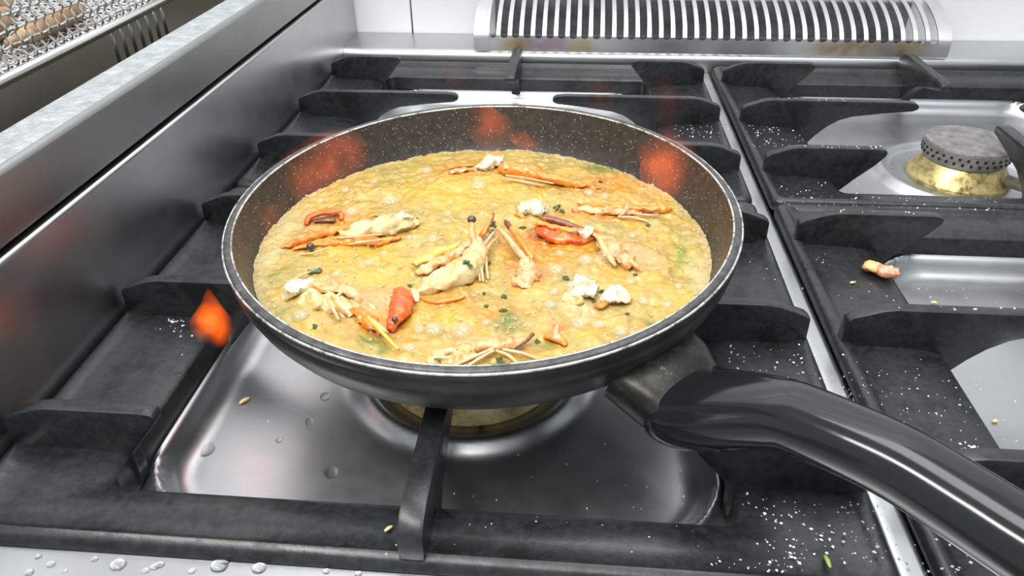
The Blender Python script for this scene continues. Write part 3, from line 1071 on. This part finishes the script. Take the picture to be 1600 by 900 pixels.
def prawn(name, label, parts, cat='prawn'):
    """parts: (part name, material, flatness, [(u, v, height mm, radius mm), ...])"""
    root = parts[0][3][len(parts[0][3]) // 2]
    loc = P(root[0], root[1], 0)
    t = empty(name, loc, label, cat, 'prawn pieces in the broth')
    for pi, (pn, mt, flat, pts) in enumerate(parts):
        mb = MB()
        if len(pts) == 1:
            u, v, h, r = pts[0]
            mb.ellipsoid(P(u, v, h), r * 1e-3, r * 1e-3, r * 1e-3 * flat, 14, 9, jit=0.15 if pn != 'eye' else 0, seed=u)
        else:
            w = []
            for u, v, h, r in pts:
                q = P(u, v, h); w.append((q.x, q.y, q.z, r * 1e-3))
            w = [(a, b, c_, r * (1.50 if r > 2.2e-3 else 1.35 if r > 1.3e-3 else 1.15)) for a, b, c_, r in w]
            sp = smooth_path(w, 9)
            thick = max(p[3] for p in pts) > 1.9
            mb.tube([q[:3] for q in sp], [max(q[3], 0.00025) for q in sp], 22 if thick else 8, flat)
            if thick:
                out = []
                for x in mb.v:
                    q = Vector(x)
                    k_ = 1.7 if pn in ('meat', 'flesh', 'lump', 'tail') else 1.0
                    d = (nvec(q * 170 + Vector((pi, u, 0))) * 0.0018 + nvec(q * 430) * 0.0009) * k_
                    out.append((x[0] + d.x, x[1] + d.y, x[2] + d.z))
                mb.v = out
        mb.build(pn, M[mt], t)
    return t


prawn('prawn', 'whole orange prawn head at the far left of the broth, dark eye beside it', [
    ('carapace', 'shell', 0.8, [(438, 389, 0.5, 0.8), (470, 375, 2, 1.8), (520, 361, 3, 2.2), (560, 352, 4, 2.4), (600, 341, 3.5, 1.6), (622, 338, 2, 0.8)]),
    ('underside', 'shell', 0.6, [(455, 392, 0, 1.0), (500, 380, 1, 1.8), (545, 376, 1.2, 3.0), (590, 378, 0.6, 2.4), (625, 372, 0, 1.2)]),
    ('flesh', 'flesh_warm', 0.75, [(530, 370, 1.5, 2.5), (570, 362, 2.5, 4.2), (610, 354, 2.5, 5.0), (640, 348, 2, 4.0), (652, 345, 1, 2)]),
    ('meat', 'flesh', 0.7, [(600, 346, 4, 2.0), (622, 342, 5, 3.2), (642, 341, 4.5, 2.6)]),
    ('eye', 'eye', 0.9, [(485, 385, 2.6, 2.6)]),
    ('leg', 'leg_pale', 1, [(545, 382, 2.5, 0.5), (575, 377, 4, 0.6), (605, 374, 2, 0.4)]),
    ('leg', 'leg', 1, [(520, 372, 4, 0.5), (560, 370, 5.5, 0.6), (598, 366, 5, 0.5)]),
    ('leg', 'leg_pale', 1, [(470, 398, 1, 0.5), (495, 394, 2.5, 0.5), (510, 387, 2.5, 0.4)])])
prawn('prawn_shell', 'small curled red-orange shell arch behind the far left prawn head', [
    ('shell_arch', 'shell_red', 0.7, [(478, 351, 0, 1.2), (483, 340, 2, 1.7), (500, 333, 3.5, 1.8), (520, 331, 3.5, 1.8), (532, 333, 2, 1.5), (533, 343, 0, 1.2)]),
    ('dark_lining', 'shell_dark', 0.4, [(490, 345, 0.6, 1.5), (508, 343, 0.8, 1.9), (524, 344, 0.6, 1.4)])])
prawn('prawn', 'orange prawn at the far rim, white flesh knob at its left end', [
    ('carapace', 'shell', 0.8, [(778, 268, 0.5, 2.0), (790, 264, 3, 3.8), (815, 267, 3.5, 4.2), (850, 276, 3, 3.4), (890, 285, 2, 2.2), (920, 291, 1.5, 1.3), (942, 294, 1, 0.7)]),
    ('flesh', 'flesh', 0.8, [(748, 264, 1, 2.4), (760, 258, 3, 3.8), (775, 254, 3, 3.4), (787, 252, 2, 1.8)]),
    ('pale_spot', 'flesh_warm', 0.7, [(791, 262, 6.2, 2.0)]),
    ('leg', 'leg_pale', 1, [(785, 278, 2, 0.6), (815, 284, 3, 0.7), (850, 290, 1, 0.5)]),
    ('leg', 'leg', 1, [(790, 274, 4.5, 0.6), (825, 279, 5, 0.7), (865, 287, 2.5, 0.5)]),
    ('tail', 'shell_pale', 0.5, [(705, 272, 0, 1.4), (722, 266, 1.5, 2.2), (742, 263, 1.5, 1.6)]),
    ('tail_spine', 'shell', 0.7, [(690, 266, 0.2, 0.8), (715, 260, 1.4, 1.2), (740, 258, 1.5, 1.0)])])
prawn('prawn', 'prawn head reared up in the middle of the broth, round dark eye on a stalk', [
    ('carapace', 'flesh_warm', 0.75, [(652, 460, 0, 1.2), (668, 450, 2, 3.4), (695, 438, 3, 5.4), (722, 424, 4, 6.0), (740, 405, 5.5, 4.8), (747, 385, 7, 3.0), (744, 370, 7.5, 1.6)]),
    ('head_side', 'shell_pale', 0.6, [(650, 428, 1, 1.4), (675, 414, 3, 2.4), (705, 400, 4.5, 2.6), (728, 385, 6, 2.2), (742, 372, 7, 1.4)]),
    ('fat_strip', 'roe', 0.6, [(648, 413, 3, 1.4), (670, 402, 4.5, 2.4), (695, 391, 5.5, 2.6), (716, 383, 6, 1.6)]),
    ('eye_stalk', 'shell_pale', 1, [(742, 382, 7, 1.7), (738, 366, 10, 1.5), (737, 352, 12.5, 1.3), (737, 346, 13.5, 1.2)]),
    ('eye', 'eye', 0.85, [(737, 343, 14.5, 2.9)]),
    ('leg', 'leg', 1, [(742, 372, 8, 0.7), (746, 395, 6, 0.8), (750, 440, 1, 0.6)]),
    ('leg', 'leg_pale', 1, [(772, 362, 6, 0.6), (754, 388, 7, 0.8), (752, 412, 5, 0.8), (755, 440, 1, 0.6)]),
    ('leg', 'leg', 1, [(778, 370, 5, 0.6), (762, 388, 6.5, 0.7), (760, 412, 4, 0.7), (763, 436, 0.5, 0.6)]),
    ('belly_edge', 'shell', 0.6, [(652, 463, 0.5, 1.0), (680, 471, 1.2, 1.7), (705, 468, 1.6, 1.4), (728, 463, 1, 0.8)])])
prawn('prawn_tail', 'deep red-orange shell piece standing at the front left of the reared head', [
    ('shell', 'shell_red', 0.75, [(622, 452, 1, 1.6), (628, 464, 3, 3.4), (626, 482, 3, 4.0), (618, 498, 2, 3.0), (610, 514, 0.5, 1.4)]),
    ('eye', 'eye', 0.9, [(617, 499, 5.2, 1.7)]),
    ('pale_joint', 'flesh_warm', 0.7, [(646, 452, 1, 1.4), (650, 462, 2, 1.8), (652, 472, 0.5, 1.2)])])
prawn('prawn_claw', 'pair of orange prawn legs leaning over an orange shell lump, right of the reared head', [
    ('leg', 'leg', 1, [(779, 356, 7, 0.7), (795, 374, 6, 1.3), (812, 396, 4, 1.6), (822, 406, 2.5, 1.2)]),
    ('leg', 'shell', 1, [(792, 348, 9, 1.2), (803, 362, 8, 1.4), (818, 384, 6, 1.4), (832, 404, 3, 1.1)]),
    ('dark_tip', 'shell_dark', 1, [(789, 345, 9.6, 0.9), (793, 350, 9.2, 1.4), (797, 356, 8.8, 1.3)]),
    ('lump', 'shell_pale', 0.6, [(822, 404, 2, 2.4), (826, 422, 2, 4.2), (822, 438, 1, 4.0), (812, 450, 0, 2.2)])])
prawn('prawn_spike', 'upright thin orange spike just behind the reared prawn head', [
    ('spike', 'shell', 0.8, [(771, 329, 11, 0.3), (766, 344, 9, 1.0), (757, 362, 5, 1.5), (747, 372, 2, 1.2)]),
    ('dark_edge', 'shell_dark', 1, [(772, 334, 10.5, 0.4), (768, 348, 9, 0.7), (762, 358, 7, 0.5)])])
prawn('prawn_meat', 'bright white prawn meat nugget behind the orange legs', [
    ('meat', 'flesh', 0.75, [(812, 330, 0.5, 2.4), (825, 326, 2.5, 4.0), (840, 326, 2.5, 3.8), (856, 328, 0.6, 1.8)]),
    ('shell_scrap', 'shell', 0.7, [(803, 338, 0.6, 1.2), (812, 335, 2.4, 1.8), (820, 344, 0.5, 1.0)])])
prawn('prawn', 'prawn with dark brown spine over orange shell and pink tail, right of centre', [
    ('spine', 'shell_dark', 0.9, [(843, 341, 8, 0.9), (855, 342, 8.4, 1.7), (875, 347, 7.6, 1.9), (900, 355, 6, 1.4), (930, 362, 4, 0.7)]),
    ('second_spine', 'shell', 0.8, [(833, 348, 6, 0.8), (850, 350, 6.5, 1.2), (890, 358, 5.5, 1.5), (920, 363, 4.5, 2.0), (945, 367, 3, 1.0)]),
    ('carapace', 'shell_red', 0.6, [(838, 354, 2.5, 1.6), (850, 361, 2, 3.2), (872, 371, 1, 4.0), (900, 375, 0.5, 3.6), (925, 372, 1, 2.4)]),
    ('flesh', 'flesh', 0.7, [(905, 364, 4.8, 1.6), (918, 363, 5.4, 2.2), (930, 364, 4.4, 1.4)]),
    ('tail', 'shell_pale', 0.65, [(932, 366, 3, 2.2), (948, 380, 4, 3.4), (966, 398, 3, 3.4), (985, 412, 2, 2.8), (1002, 424, 0, 1.6)]),
    ('tail_ridge', 'flesh_warm', 0.8, [(936, 372, 5.5, 1.3), (944, 388, 6, 1.7), (955, 405, 4, 1.4), (962, 416, 1, 0.8)])])
prawn('prawn', 'flat orange prawn pointing to the right wall of the pan, two upright legs', [
    ('carapace', 'shell', 0.7, [(902, 318, 0.6, 0.9), (930, 321, 2, 1.7), (965, 323, 3, 1.7), (1005, 325, 3.4, 2.0), (1035, 327, 2.8, 1.6), (1050, 328, 2, 0.6)]),
    ('body', 'shell_pale', 0.5, [(895, 326, 0, 1.6), (930, 329, 1, 2.8), (965, 331, 1, 2.4), (1000, 333, 0.6, 1.6)]),
    ('leg', 'leg_pale', 1, [(967, 338, 2, 0.6), (975, 332, 4.5, 0.7), (981, 319, 7.5, 0.6)]),
    ('leg', 'leg', 1, [(972, 337, 2, 0.6), (979, 331, 4, 0.7), (982, 322, 6.5, 0.5)]),
    ('leg', 'leg_pale', 1, [(965, 339, 1.5, 0.6), (990, 340, 2.4, 0.8), (1014, 347, 1, 0.5)]),
    ('leg', 'leg', 1, [(985, 333, 3, 0.6), (1010, 336, 3, 0.7), (1030, 336, 1.5, 0.5)])])
prawn('prawn_meat', 'white prawn meat chunks in a row near the front right of the broth', [
    ('meat', 'flesh', 0.75, [(888, 452, 0.5, 2.2), (900, 450, 2.8, 4.6), (918, 451, 3, 4.8), (932, 456, 1.6, 3.0)]),
    ('meat', 'flesh', 0.75, [(948, 464, 1, 3.0), (958, 463, 2.6, 4.4), (970, 463, 2.4, 3.8), (978, 466, 0.8, 2.0)]),
    ('meat', 'flesh_warm', 0.6, [(880, 466, 0, 2.0), (896, 468, 1, 3.4), (912, 470, 0.4, 2.2)]),
    ('shell_scrap', 'shell', 0.7, [(930, 474, 0.5, 1.0), (938, 478, 1.6, 1.6), (950, 472, 1.4, 1.2)]),
    ('shell_scrap', 'shell', 0.7, [(978, 460, 1.2, 1.0), (982, 466, 2, 1.6), (982, 474, 0.6, 1.0)])])
prawn('prawn_scrap', 'single thin orange leg sticking up out of the broth at the front', [
    ('leg', 'leg', 1, [(859, 487, 10, 0.6), (864, 502, 7, 0.7), (868, 520, 3, 1.1), (870, 532, 0.5, 2.0)]),
    ('shell_scrap', 'shell', 0.6, [(850, 526, 0.4, 1.0), (862, 527, 1.4, 1.6), (878, 532, 1, 1.9), (884, 540, 0, 1.0)])])
prawn('prawn', 'pale pink prawn at the front rim with spread legs and dark feeler', [
    ('carapace', 'shell_pale', 0.6, [(690, 549, 0.4, 1.4), (720, 543, 2.2, 2.6), (760, 538, 3.6, 3.0), (795, 536, 4, 2.4), (820, 530, 4, 1.4), (832, 524, 4.5, 0.8)]),
    ('flesh', 'flesh_warm', 0.6, [(668, 566, 0, 2.4), (690, 560, 1, 3.6), (720, 556, 1.6, 4.2), (745, 556, 1, 3.0)]),
    ('curl', 'flesh', 0.9, [(694, 554, 3, 1.0), (700, 549, 4.5, 1.3), (710, 550, 4.5, 1.3), (708, 560, 3, 1.2), (700, 570, 1, 1.0)]),
    ('feeler', 'shell_dark', 1, [(802, 546, 3.5, 0.4), (818, 536, 6.5, 0.6), (834, 521, 9.5, 0.8)]),
    ('leg', 'leg_pale', 1, [(770, 545, 4.5, 0.7), (735, 560, 4, 0.8), (705, 574, 1.5, 0.6)]),
    ('leg', 'leg_pale', 1, [(772, 548, 4.5, 0.7), (745, 563, 4, 0.8), (725, 577, 1, 0.6)]),
    ('leg', 'leg_pale', 1, [(775, 548, 4.5, 0.7), (795, 556, 4, 0.8), (812, 572, 1, 0.6)]),
    ('leg', 'leg_pale', 1, [(785, 546, 4.5, 0.7), (815, 552, 4.5, 0.8), (842, 562, 1.5, 0.6)])])
prawn('prawn', 'broken pink and orange prawn at the front left of the broth', [
    ('carapace', 'shell_pale', 0.6, [(474, 446, 2, 1.6), (505, 448, 3, 2.6), (535, 451, 3, 2.8), (556, 462, 2, 2.2), (566, 474, 0.6, 1.2)]),
    ('flesh', 'flesh', 0.65, [(440, 462, 0.4, 2.2), (456, 454, 2.4, 4.4), (474, 447, 2.8, 3.6), (494, 440, 1.6, 1.8)]),
    ('flesh', 'flesh_warm', 0.55, [(470, 470, 0, 3.0), (500, 470, 1, 4.2), (530, 478, 1, 4.0), (555, 492, 0, 2.4)]),
    ('shell_plate', 'shell', 0.55, [(548, 484, 1, 1.6), (565, 492, 2, 2.6), (582, 506, 2, 2.8), (598, 519, 0.6, 1.6)]),
    ('leg', 'leg', 1, [(512, 468, 4, 0.6), (520, 482, 4.5, 0.9), (530, 500, 1.5, 0.6)]),
    ('leg', 'shell', 1, [(518, 464, 4, 0.6), (532, 484, 4, 0.7), (542, 492, 2, 0.5)]),
    ('leg', 'roe', 1, [(568, 488, 3.5, 0.7), (590, 512, 4, 1.0), (622, 546, 2.5, 0.7)]),
    ('leg', 'leg_pale', 1, [(572, 492, 3.5, 0.6), (596, 512, 4, 0.8), (606, 520, 2.5, 0.5)]),
    ('feeler', 'leg', 1, [(452, 440, 1, 0.5), (472, 430, 2.5, 0.7), (486, 424, 1.5, 0.4)]),
    ('leg', 'leg_pale', 1, [(535, 455, 4.5, 0.6), (528, 462, 5, 0.8), (518, 470, 3, 0.6)])])

# ------------------------------------------------------------------ parsley
HERBS = [(496, 421, 9), (484, 423, 7), (487, 447, 6), (586, 340, 6), (728, 409, 7), (736, 415, 6), (690, 420, 5), (700, 396, 4), (770, 351, 9), (766, 361, 7), (816, 355, 6), (870, 322, 10), (878, 326, 7), (788, 459, 7), (756, 455, 4), (884, 432, 7), (942, 455, 6), (928, 468, 6),
         (787, 484, 6), (760, 478, 4), (985, 419, 5), (992, 428, 4), (1012, 350, 5), (506, 470, 5), (492, 510, 5), (552, 482, 4), (736, 543, 5), (752, 543, 6), (782, 566, 8), (938, 282, 5), (955, 262, 6), (762, 408, 6), (640, 442, 4), (818, 429, 4), (980, 490, 4), (840, 530, 5)]
herb0 = {}
for i, (u, v, r) in enumerate(HERBS):
    ky = i % 4
    if ky not in herb0:
        mb = MB()
        rr = random.Random(ky)
        nn = 11
        top = [(math.cos(2 * PI * k / nn) * rr.uniform(0.45, 1.15), math.sin(2 * PI * k / nn) * rr.uniform(0.3, 0.75), rr.uniform(-0.1, 0.35)) for k in range(nn)]
        mb.add([(0, 0, 0.45)] + top + [(x, y, z - 0.22) for x, y, z in top] + [(0, 0, 0.05)],
               [(0, 1 + k, 1 + (k + 1) % nn) for k in range(nn)] + [(1 + k, 1 + nn + k, 1 + nn + (k + 1) % nn, 1 + (k + 1) % nn) for k in range(nn)] + [(2 * nn + 1, 1 + nn + (k + 1) % nn, 1 + nn + k) for k in range(nn)])
        o = mb.build('parsley_flake', M['herb'], smooth=False)
        herb0[ky] = o
    else:
        o = herb0[ky].copy(); COL.objects.link(o)
    HL = {0: 'largest parsley flake above the broken pink prawn at front left', 3: 'thin dark flake on the top of the far left prawn', 4: 'feathery parsley flake on the cream cheek of the reared prawn head',
          8: 'big dark parsley leaf behind the reared head, beside the orange spike', 11: 'dark parsley tuft right of the white nugget behind the orange legs', 16: 'parsley flake between the two white meat chunks',
          28: 'olive parsley flake under the feeler of the front rim prawn', 29: 'flake at the thin right end of the far rim prawn', 15: 'parsley flake left above the white meat chunks', 34: 'flake standing alone between meat chunks and pan handle'}
    tag(o, HL.get(i, 'small dark green chopped parsley flake floating on the broth'), 'herb', 'parsley flakes on the broth')
    h = 0.0035 if i in (4, 5, 6, 7) else 0.0012
    if i in (4, 5): h = 0.011
    if i in (8, 9): h = 0.006
    p = at(u, v, ZS + h)
    o.location = p if h > 0.003 else (p.x, p.y, SURF(p) + 0.0006)
    s = r * 0.40e-3
    o.scale = (s, s, s)
    o.rotation_euler = (random.uniform(-.3, .3), random.uniform(-.3, .3), random.uniform(0, 6.3))

# ------------------------------------------------------------------ flames
def flame(pts, rad, flat, mat, label, lean=None):
    mb = MB()
    w = smooth_path([(*p, r) for p, r in zip(pts, rad)], 5)
    vv = [q[:3] for q in w]; rr = [max(q[3], 0.0003) for q in w]
    mb.tube(vv, rr, 16, flat, up=Vector(lean) if lean else Vector((0, 1, 0)))
    out = []
    for x in mb.v:
        d = nvec(Vector(x) * 60) * 0.002
        out.append((x[0] + d.x, x[1] + d.y, x[2] + d.z))
    mb.v = out
    o = mb.build('flame', mat)
    return tag(o, label, 'flame', 'flames around the pan')


FL_HOT = flame_mat('flame_bright', 260, (1.0, 0.125, 0.006), 60, 'SPHERICAL')
FL_MID = flame_mat('flame_orange', 40, (1.0, 0.15, 0.03), 40, 'SPHERICAL')
FL_DIM = flame_mat('flame_faint', 4.5, (1.0, 0.13, 0.05), 30, 'SPHERICAL')


def up(u, v0, v1, depth):
    """two points one above the other at depth y"""
    out = []
    for v in (v0, v1):
        d = np.array([(u - 800) / F_PX, -(v - 450) / F_PX, -1.0]) @ RT
        p = CAM + (depth - CAM[1]) / d[1] * d
        out.append(Vector(p))
    return out


def upright(pts_uv, depth, rad, flat, mat, label):
    pts = []
    for k, (u, v) in enumerate(pts_uv):
        dep = depth[k] if isinstance(depth, (list, tuple)) else depth
        d = np.array([(u - 800) / F_PX, -(v - 450) / F_PX, -1.0]) @ RT
        p = CAM + (dep - CAM[1]) / d[1] * d
        pts.append(tuple(p))
    return flame(pts, rad, flat, mat, label)


upright([(331, 534), (331, 522), (332, 504), (329, 482), (326, 452)], -0.065, [0.0085, 0.0125, 0.0125, 0.0075, 0.0008], 0.8, FL_HOT, 'bright orange tongue of flame burning left of the pan below its rim')
upright([(398, 398), (400, 375), (408, 345), (422, 318), (432, 290)], [-0.015, -0.004, 0.014, 0.030, 0.046], [0.007, 0.016, 0.019, 0.016, 0.004], 0.7, flame_mat('flame_low', 75, (1.0, 0.15, 0.03), 40, 'SPHERICAL'), 'dim orange flame low against the leftmost inner wall of the pan')
upright([(428, 335), (446, 302), (480, 268), (525, 240), (575, 216), (610, 200)], [0.022, 0.040, 0.062, 0.082, 0.098, 0.104], [0.007, 0.016, 0.019, 0.018, 0.014, 0.003], 0.7, FL_MID, 'wide dim orange flame behind the far left prawn, against the pan wall')
upright([(800, 232), (778, 214), (757, 195), (748, 170), (742, 142)], 0.116, [0.004, 0.016, 0.015, 0.011, 0.002], 0.7, FL_MID, 'thin orange flame rising against the far inner wall of the pan')
upright([(840, 236), (824, 225), (808, 215), (790, 204)], 0.118, [0.004, 0.0065, 0.006, 0.002], 0.8, flame_mat('flame_lick', 70, (1.0, 0.16, 0.02), 60, 'SPHERICAL'), 'short orange flame streak licking out of the broth at the far wall')
upright([(990, 300), (1030, 292), (1048, 268), (1030, 238), (985, 200)], [0.062, 0.062, 0.070, 0.082, 0.100], [0.006, 0.019, 0.022, 0.018, 0.004], 0.7, FL_MID, 'broad orange flame against the inner right wall of the pan')
upright([(712, 165), (708, 140), (703, 110), (700, 80)], 0.20, [0.006, 0.013, 0.010, 0.002], 0.6, FL_DIM, 'faint red flame behind the pan over the left tip of the rear finger')
upright([(930, 185), (935, 155), (925, 130), (910, 112)], 0.19, [0.006, 0.018, 0.015, 0.003], 0.6, FL_DIM, 'faint red flame behind the pan near the middle of the rear grate')
upright([(1045, 215), (1050, 180), (1030, 140), (1015, 95)], 0.17, [0.006, 0.014, 0.011, 0.003], 0.6, FL_DIM, 'faint red flame behind the pan over the right rear finger')

# ------------------------------------------------------------------ crumbs, drops, salt
mb = MB()
c = at(1373, 428, -0.078)
mb.ellipsoid((c.x - 0.004, c.y + 0.003, -0.0745), 0.0062, 0.0050, 0.0042, 14, 9, 0.3, 0.5, 2)
o = mb.build('prawn_crumb', M['crumb'])
mb = MB(); mb.ellipsoid((c.x + 0.003, c.y - 0.003, -0.0745), 0.0072, 0.0048, 0.0040, 14, 9, -0.4, 0.6, 5)
mb.ellipsoid((c.x + 0.009, c.y - 0.002, -0.0755), 0.004, 0.004, 0.0030, 12, 8, 0.2, 0.6, 8)
mb.build('pink_end', food('pink_crumb', [(0.3, (0.55, 0.17, 0.07)), (0.7, (0.90, 0.48, 0.32))], 140, 0.35, 0.6), o)
tag(o, 'crumpled orange prawn scrap dropped on the right front grate', 'crumb')


def sliver(u, v, z, L, r, ang, mat, name, label, cat):
    p = at(u, v, z)
    mb = MB()
    d = Vector((math.cos(ang), math.sin(ang), 0)) * L
    mb.tube(smooth_path([tuple(p - d) + (r * 0.4,), tuple(p + Vector((0, 0, r * 0.4))) + (r,), tuple(p + d) + (r * 0.3,)], 4) and [q[:3] for q in smooth_path([tuple(p - d), tuple(p + Vector((0, 0, r * 0.4))), tuple(p + d)], 4)],
            [r * (0.45 + 0.55 * math.sin(PI * k / 8)) for k in range(9)], 8, 0.6)
    return tag(mb.build(name, mat), label, cat)


sliver(382, 626, FLOORZ + 0.0012, 0.0035, 0.0015, 0.9, M['straw'], 'crumb', 'straw coloured crumb on the bare steel left of the ring', 'crumb')
sliver(1555, 658, FLOORZ + 0.0010, 0.0018, 0.0012, 0.2, M['straw'], 'crumb', 'tiny yellow crumb on the steel at the right edge', 'crumb')
sliver(1332, 442, -0.0775, 0.0018, 0.0012, 0.2, M['straw'], 'crumb', 'tiny straw crumb left of the orange prawn scrap', 'crumb')
sliver(1293, 877, -0.0765, 0.0032, 0.0011, 1.7, M['herb_light'], 'parsley_leaf', 'green herb sliver on the front rail below the handle', 'herb')
sliver(607, 826, -0.0765, 0.0022, 0.0010, 0.8, M['straw'], 'crumb', 'pale crumb on the front rail left of the front finger', 'crumb')
sliver(1460, 473, FLOORZ + 0.0012, 0.0022, 0.0014, 0.0, M['straw'], 'crumb', 'straw crumb on the steel behind the right front finger', 'crumb')

d0 = None
DROPS = [(185, 883, 9), (242, 886, 5), (228, 892, 4), (250, 883, 5), (343, 884, 10), (352, 878, 5), (405, 888, 8), (148, 874, 4), (46, 895, 5), (102, 893, 3), (510, 893, 4), (560, 897, 4), (80, 882, 5), (300, 893, 4), (60, 870, 4), (446, 880, 3)]
for (u, v, r) in DROPS:
    p = at(u, v, -0.0838)
    if p.y < -0.268: p.y = -0.268
    rad = r * 0.36e-3
    if d0 is None:
        mb = MB()
        mb.lathe([(math.sin(t), math.cos(t) * 0.5) for t in [PI * 0.5 * k / 8 for k in range(1, 9)]] + [(0.0, -0.02)], (0, 0, 0), 20, close=False)
        mb.v.append((0, 0, 0.5)); top = len(mb.v) - 1
        mb.f += [(top, k, (k + 1) % 20) for k in range(20)]
        d0 = mb.build('water_drop', M['water']); d = d0
    else:
        d = d0.copy(); COL.objects.link(d)
    DL = {(185, 883): 'large clear water drop at the left on the steel front edge', (343, 883): 'broad water drop in the middle of the drops on the front edge', (343, 884): 'broadest water drop in the middle of the steel front edge', (405, 888): 'right one of the three large drops on the front edge'}
    tag(d, DL.get((u, v), 'tiny clear water drop on the steel front edge of the range'), 'drop', 'water drops on the front edge')
    d.location = (p.x, p.y, -0.0838)
    d.scale = (rad * 1.15, rad, rad)

for (u, v, r, e) in ((508, 620, 9, 1.0), (484, 662, 7, 1.9), (322, 702, 14, 1.0), (517, 738, 11, 1.0), (436, 688, 5, 1.0)):
    p = at(u, v, FLOORZ)
    d = d0.copy(); COL.objects.link(d)
    tag(d, {322: 'largest flat water drop on the bare steel near its left edge', 484: 'long flat water streak on the bare steel under the pan', 508: 'round flat water drop nearest the pan on the bare steel', 517: 'round flat water drop nearest the front rail on bare steel', 436: 'smallest flat water drop in the middle of the bare steel'}[u], 'drop', 'flat drops on the bare steel')
    d.location = (p.x, p.y, FLOORZ + 0.0001)
    d.scale = (r * 0.36e-3, r * 0.42e-3 * e, r * 0.05e-3)
    d.rotation_euler = (0, 0, 0.4)

mb = MB()
rnd = random.Random(11)


def frame_z(x, y):
    for cx in (GXL, GXR):
        for cy in (FY, BY):
            ax, ay = HX - abs(x - cx), HY - abs(y - cy)
            if ax < 0 or ay < 0: continue
            best = None
            zz = []
            for key, k in ((ax, 0), (ay, 1)):
                for q in range(1, len(LOOPS) - 5):
                    a, b = LOOPS[q][k], LOOPS[q + 1][k]
                    if a <= key <= b:
                        t = (key - a) / (b - a) if b > a else 0
                        zz.append(LOOPS[q][2] * (1 - t) + LOOPS[q + 1][2] * t); break
            if zz:
                # the frame loop that is farther out decides
                return max(zz)
            return FLOORZ + 0.0003
    return -0.0836


def grains(u0, u1, v0, v1, n, s0, s1, z=-0.078, zfix=None):
    for _ in range(int(n * 1.0)):
        u = rnd.uniform(u0, u1); v = rnd.uniform(v0, v1)
        p = at(u, v, z)
        zz = zfix if zfix is not None else frame_z(p.x, p.y)
        p = at(u, v, zz)
        if zfix is None: zz = frame_z(p.x, p.y); 
        s = (s0 + (s1 - s0) * rnd.random() ** 2.2) * 1.1
        a = rnd.uniform(0, 6.3)
        ca, sa = math.cos(a) * s, math.sin(a) * s
        e = rnd.uniform(0.5, 1.0)
        mb.add([(p.x + ca, p.y + sa, zz), (p.x - sa * e, p.y + ca * e, zz), (p.x - ca, p.y - sa, zz), (p.x + sa * e, p.y - ca * e, zz), (p.x, p.y, zz + s * 0.9), (p.x, p.y, zz - s * 0.3)],
               [(0, 1, 4), (1, 2, 4), (2, 3, 4), (3, 0, 4), (1, 0, 5), (2, 1, 5), (3, 2, 5), (0, 3, 5)])


for a in [(1195, 1390, 782, 880, 95, .0003, .0010), (1180, 1260, 840, 900, 30, .0003, .0008), (1130, 1285, 535, 590, 45, .0003, .0009), (1280, 1350, 560, 640, 25, .0003, .0008), (1380, 1540, 590, 700, 45, .0003, .0008), (1330, 1450, 560, 640, 22, .0003, .0007), (1045, 1140, 195, 215, 40, .0004, .0010), (1165, 1270, 195, 230, 55, .0004, .0010), (1220, 1340, 285, 325, 40, .0004, .0010),
          (1260, 1560, 308, 330, 55, .0003, .0009), (1270, 1320, 395, 415, 6, .0003, .0007), (1170, 1260, 395, 460, 14, .0003, .0007), (1300, 1420, 430, 470, 8, .0003, .0006), (1060, 1200, 720, 815, 45, .0003, .0008), (700, 1050, 640, 800, 26, .0002, .0006), (1500, 1600, 560, 690, 20, .0003, .0006), (1420, 1600, 450, 480, 14, .0003, .0007), (1400, 1530, 850, 900, 22, .0004, .0010),
          (240, 310, 495, 540, 8, .0003, .0009), (560, 1150, 790, 870, 24, .0002, .0006), (300, 420, 600, 700, 10, .0002, .0006), (1100, 1250, 870, 900, 16, .0003, .0008)]:
    grains(*a)
grains(262, 290, 498, 510, 14, .0005, .0012, z=-0.0785)
grains(1500, 1530, 690, 705, 14, .0004, .0012)
for fy, n in ((BY + 0.0, 8), (BY - 0.115, 14), (FY + 0.118, 8), (FY, 8)):
    for _ in range(n):
        x = GXR - HX + rnd.uniform(0.03, 0.10); s = rnd.uniform(.0003, .0008)
        y = fy + rnd.uniform(-.003, .003)
        mb.add([(x + s, y, TOP), (x, y + s, TOP), (x - s, y, TOP), (x, y - s, TOP), (x, y, TOP + s), (x, y, TOP - s * .4)],
               [(0, 1, 4), (1, 2, 4), (2, 3, 4), (3, 0, 4), (1, 0, 5), (2, 1, 5), (3, 2, 5), (0, 3, 5)])
tag(mb.build('salt_grains', M['salt'], smooth=False), 'white salt grains scattered over the grates and steel', 'salt', kind='stuff')
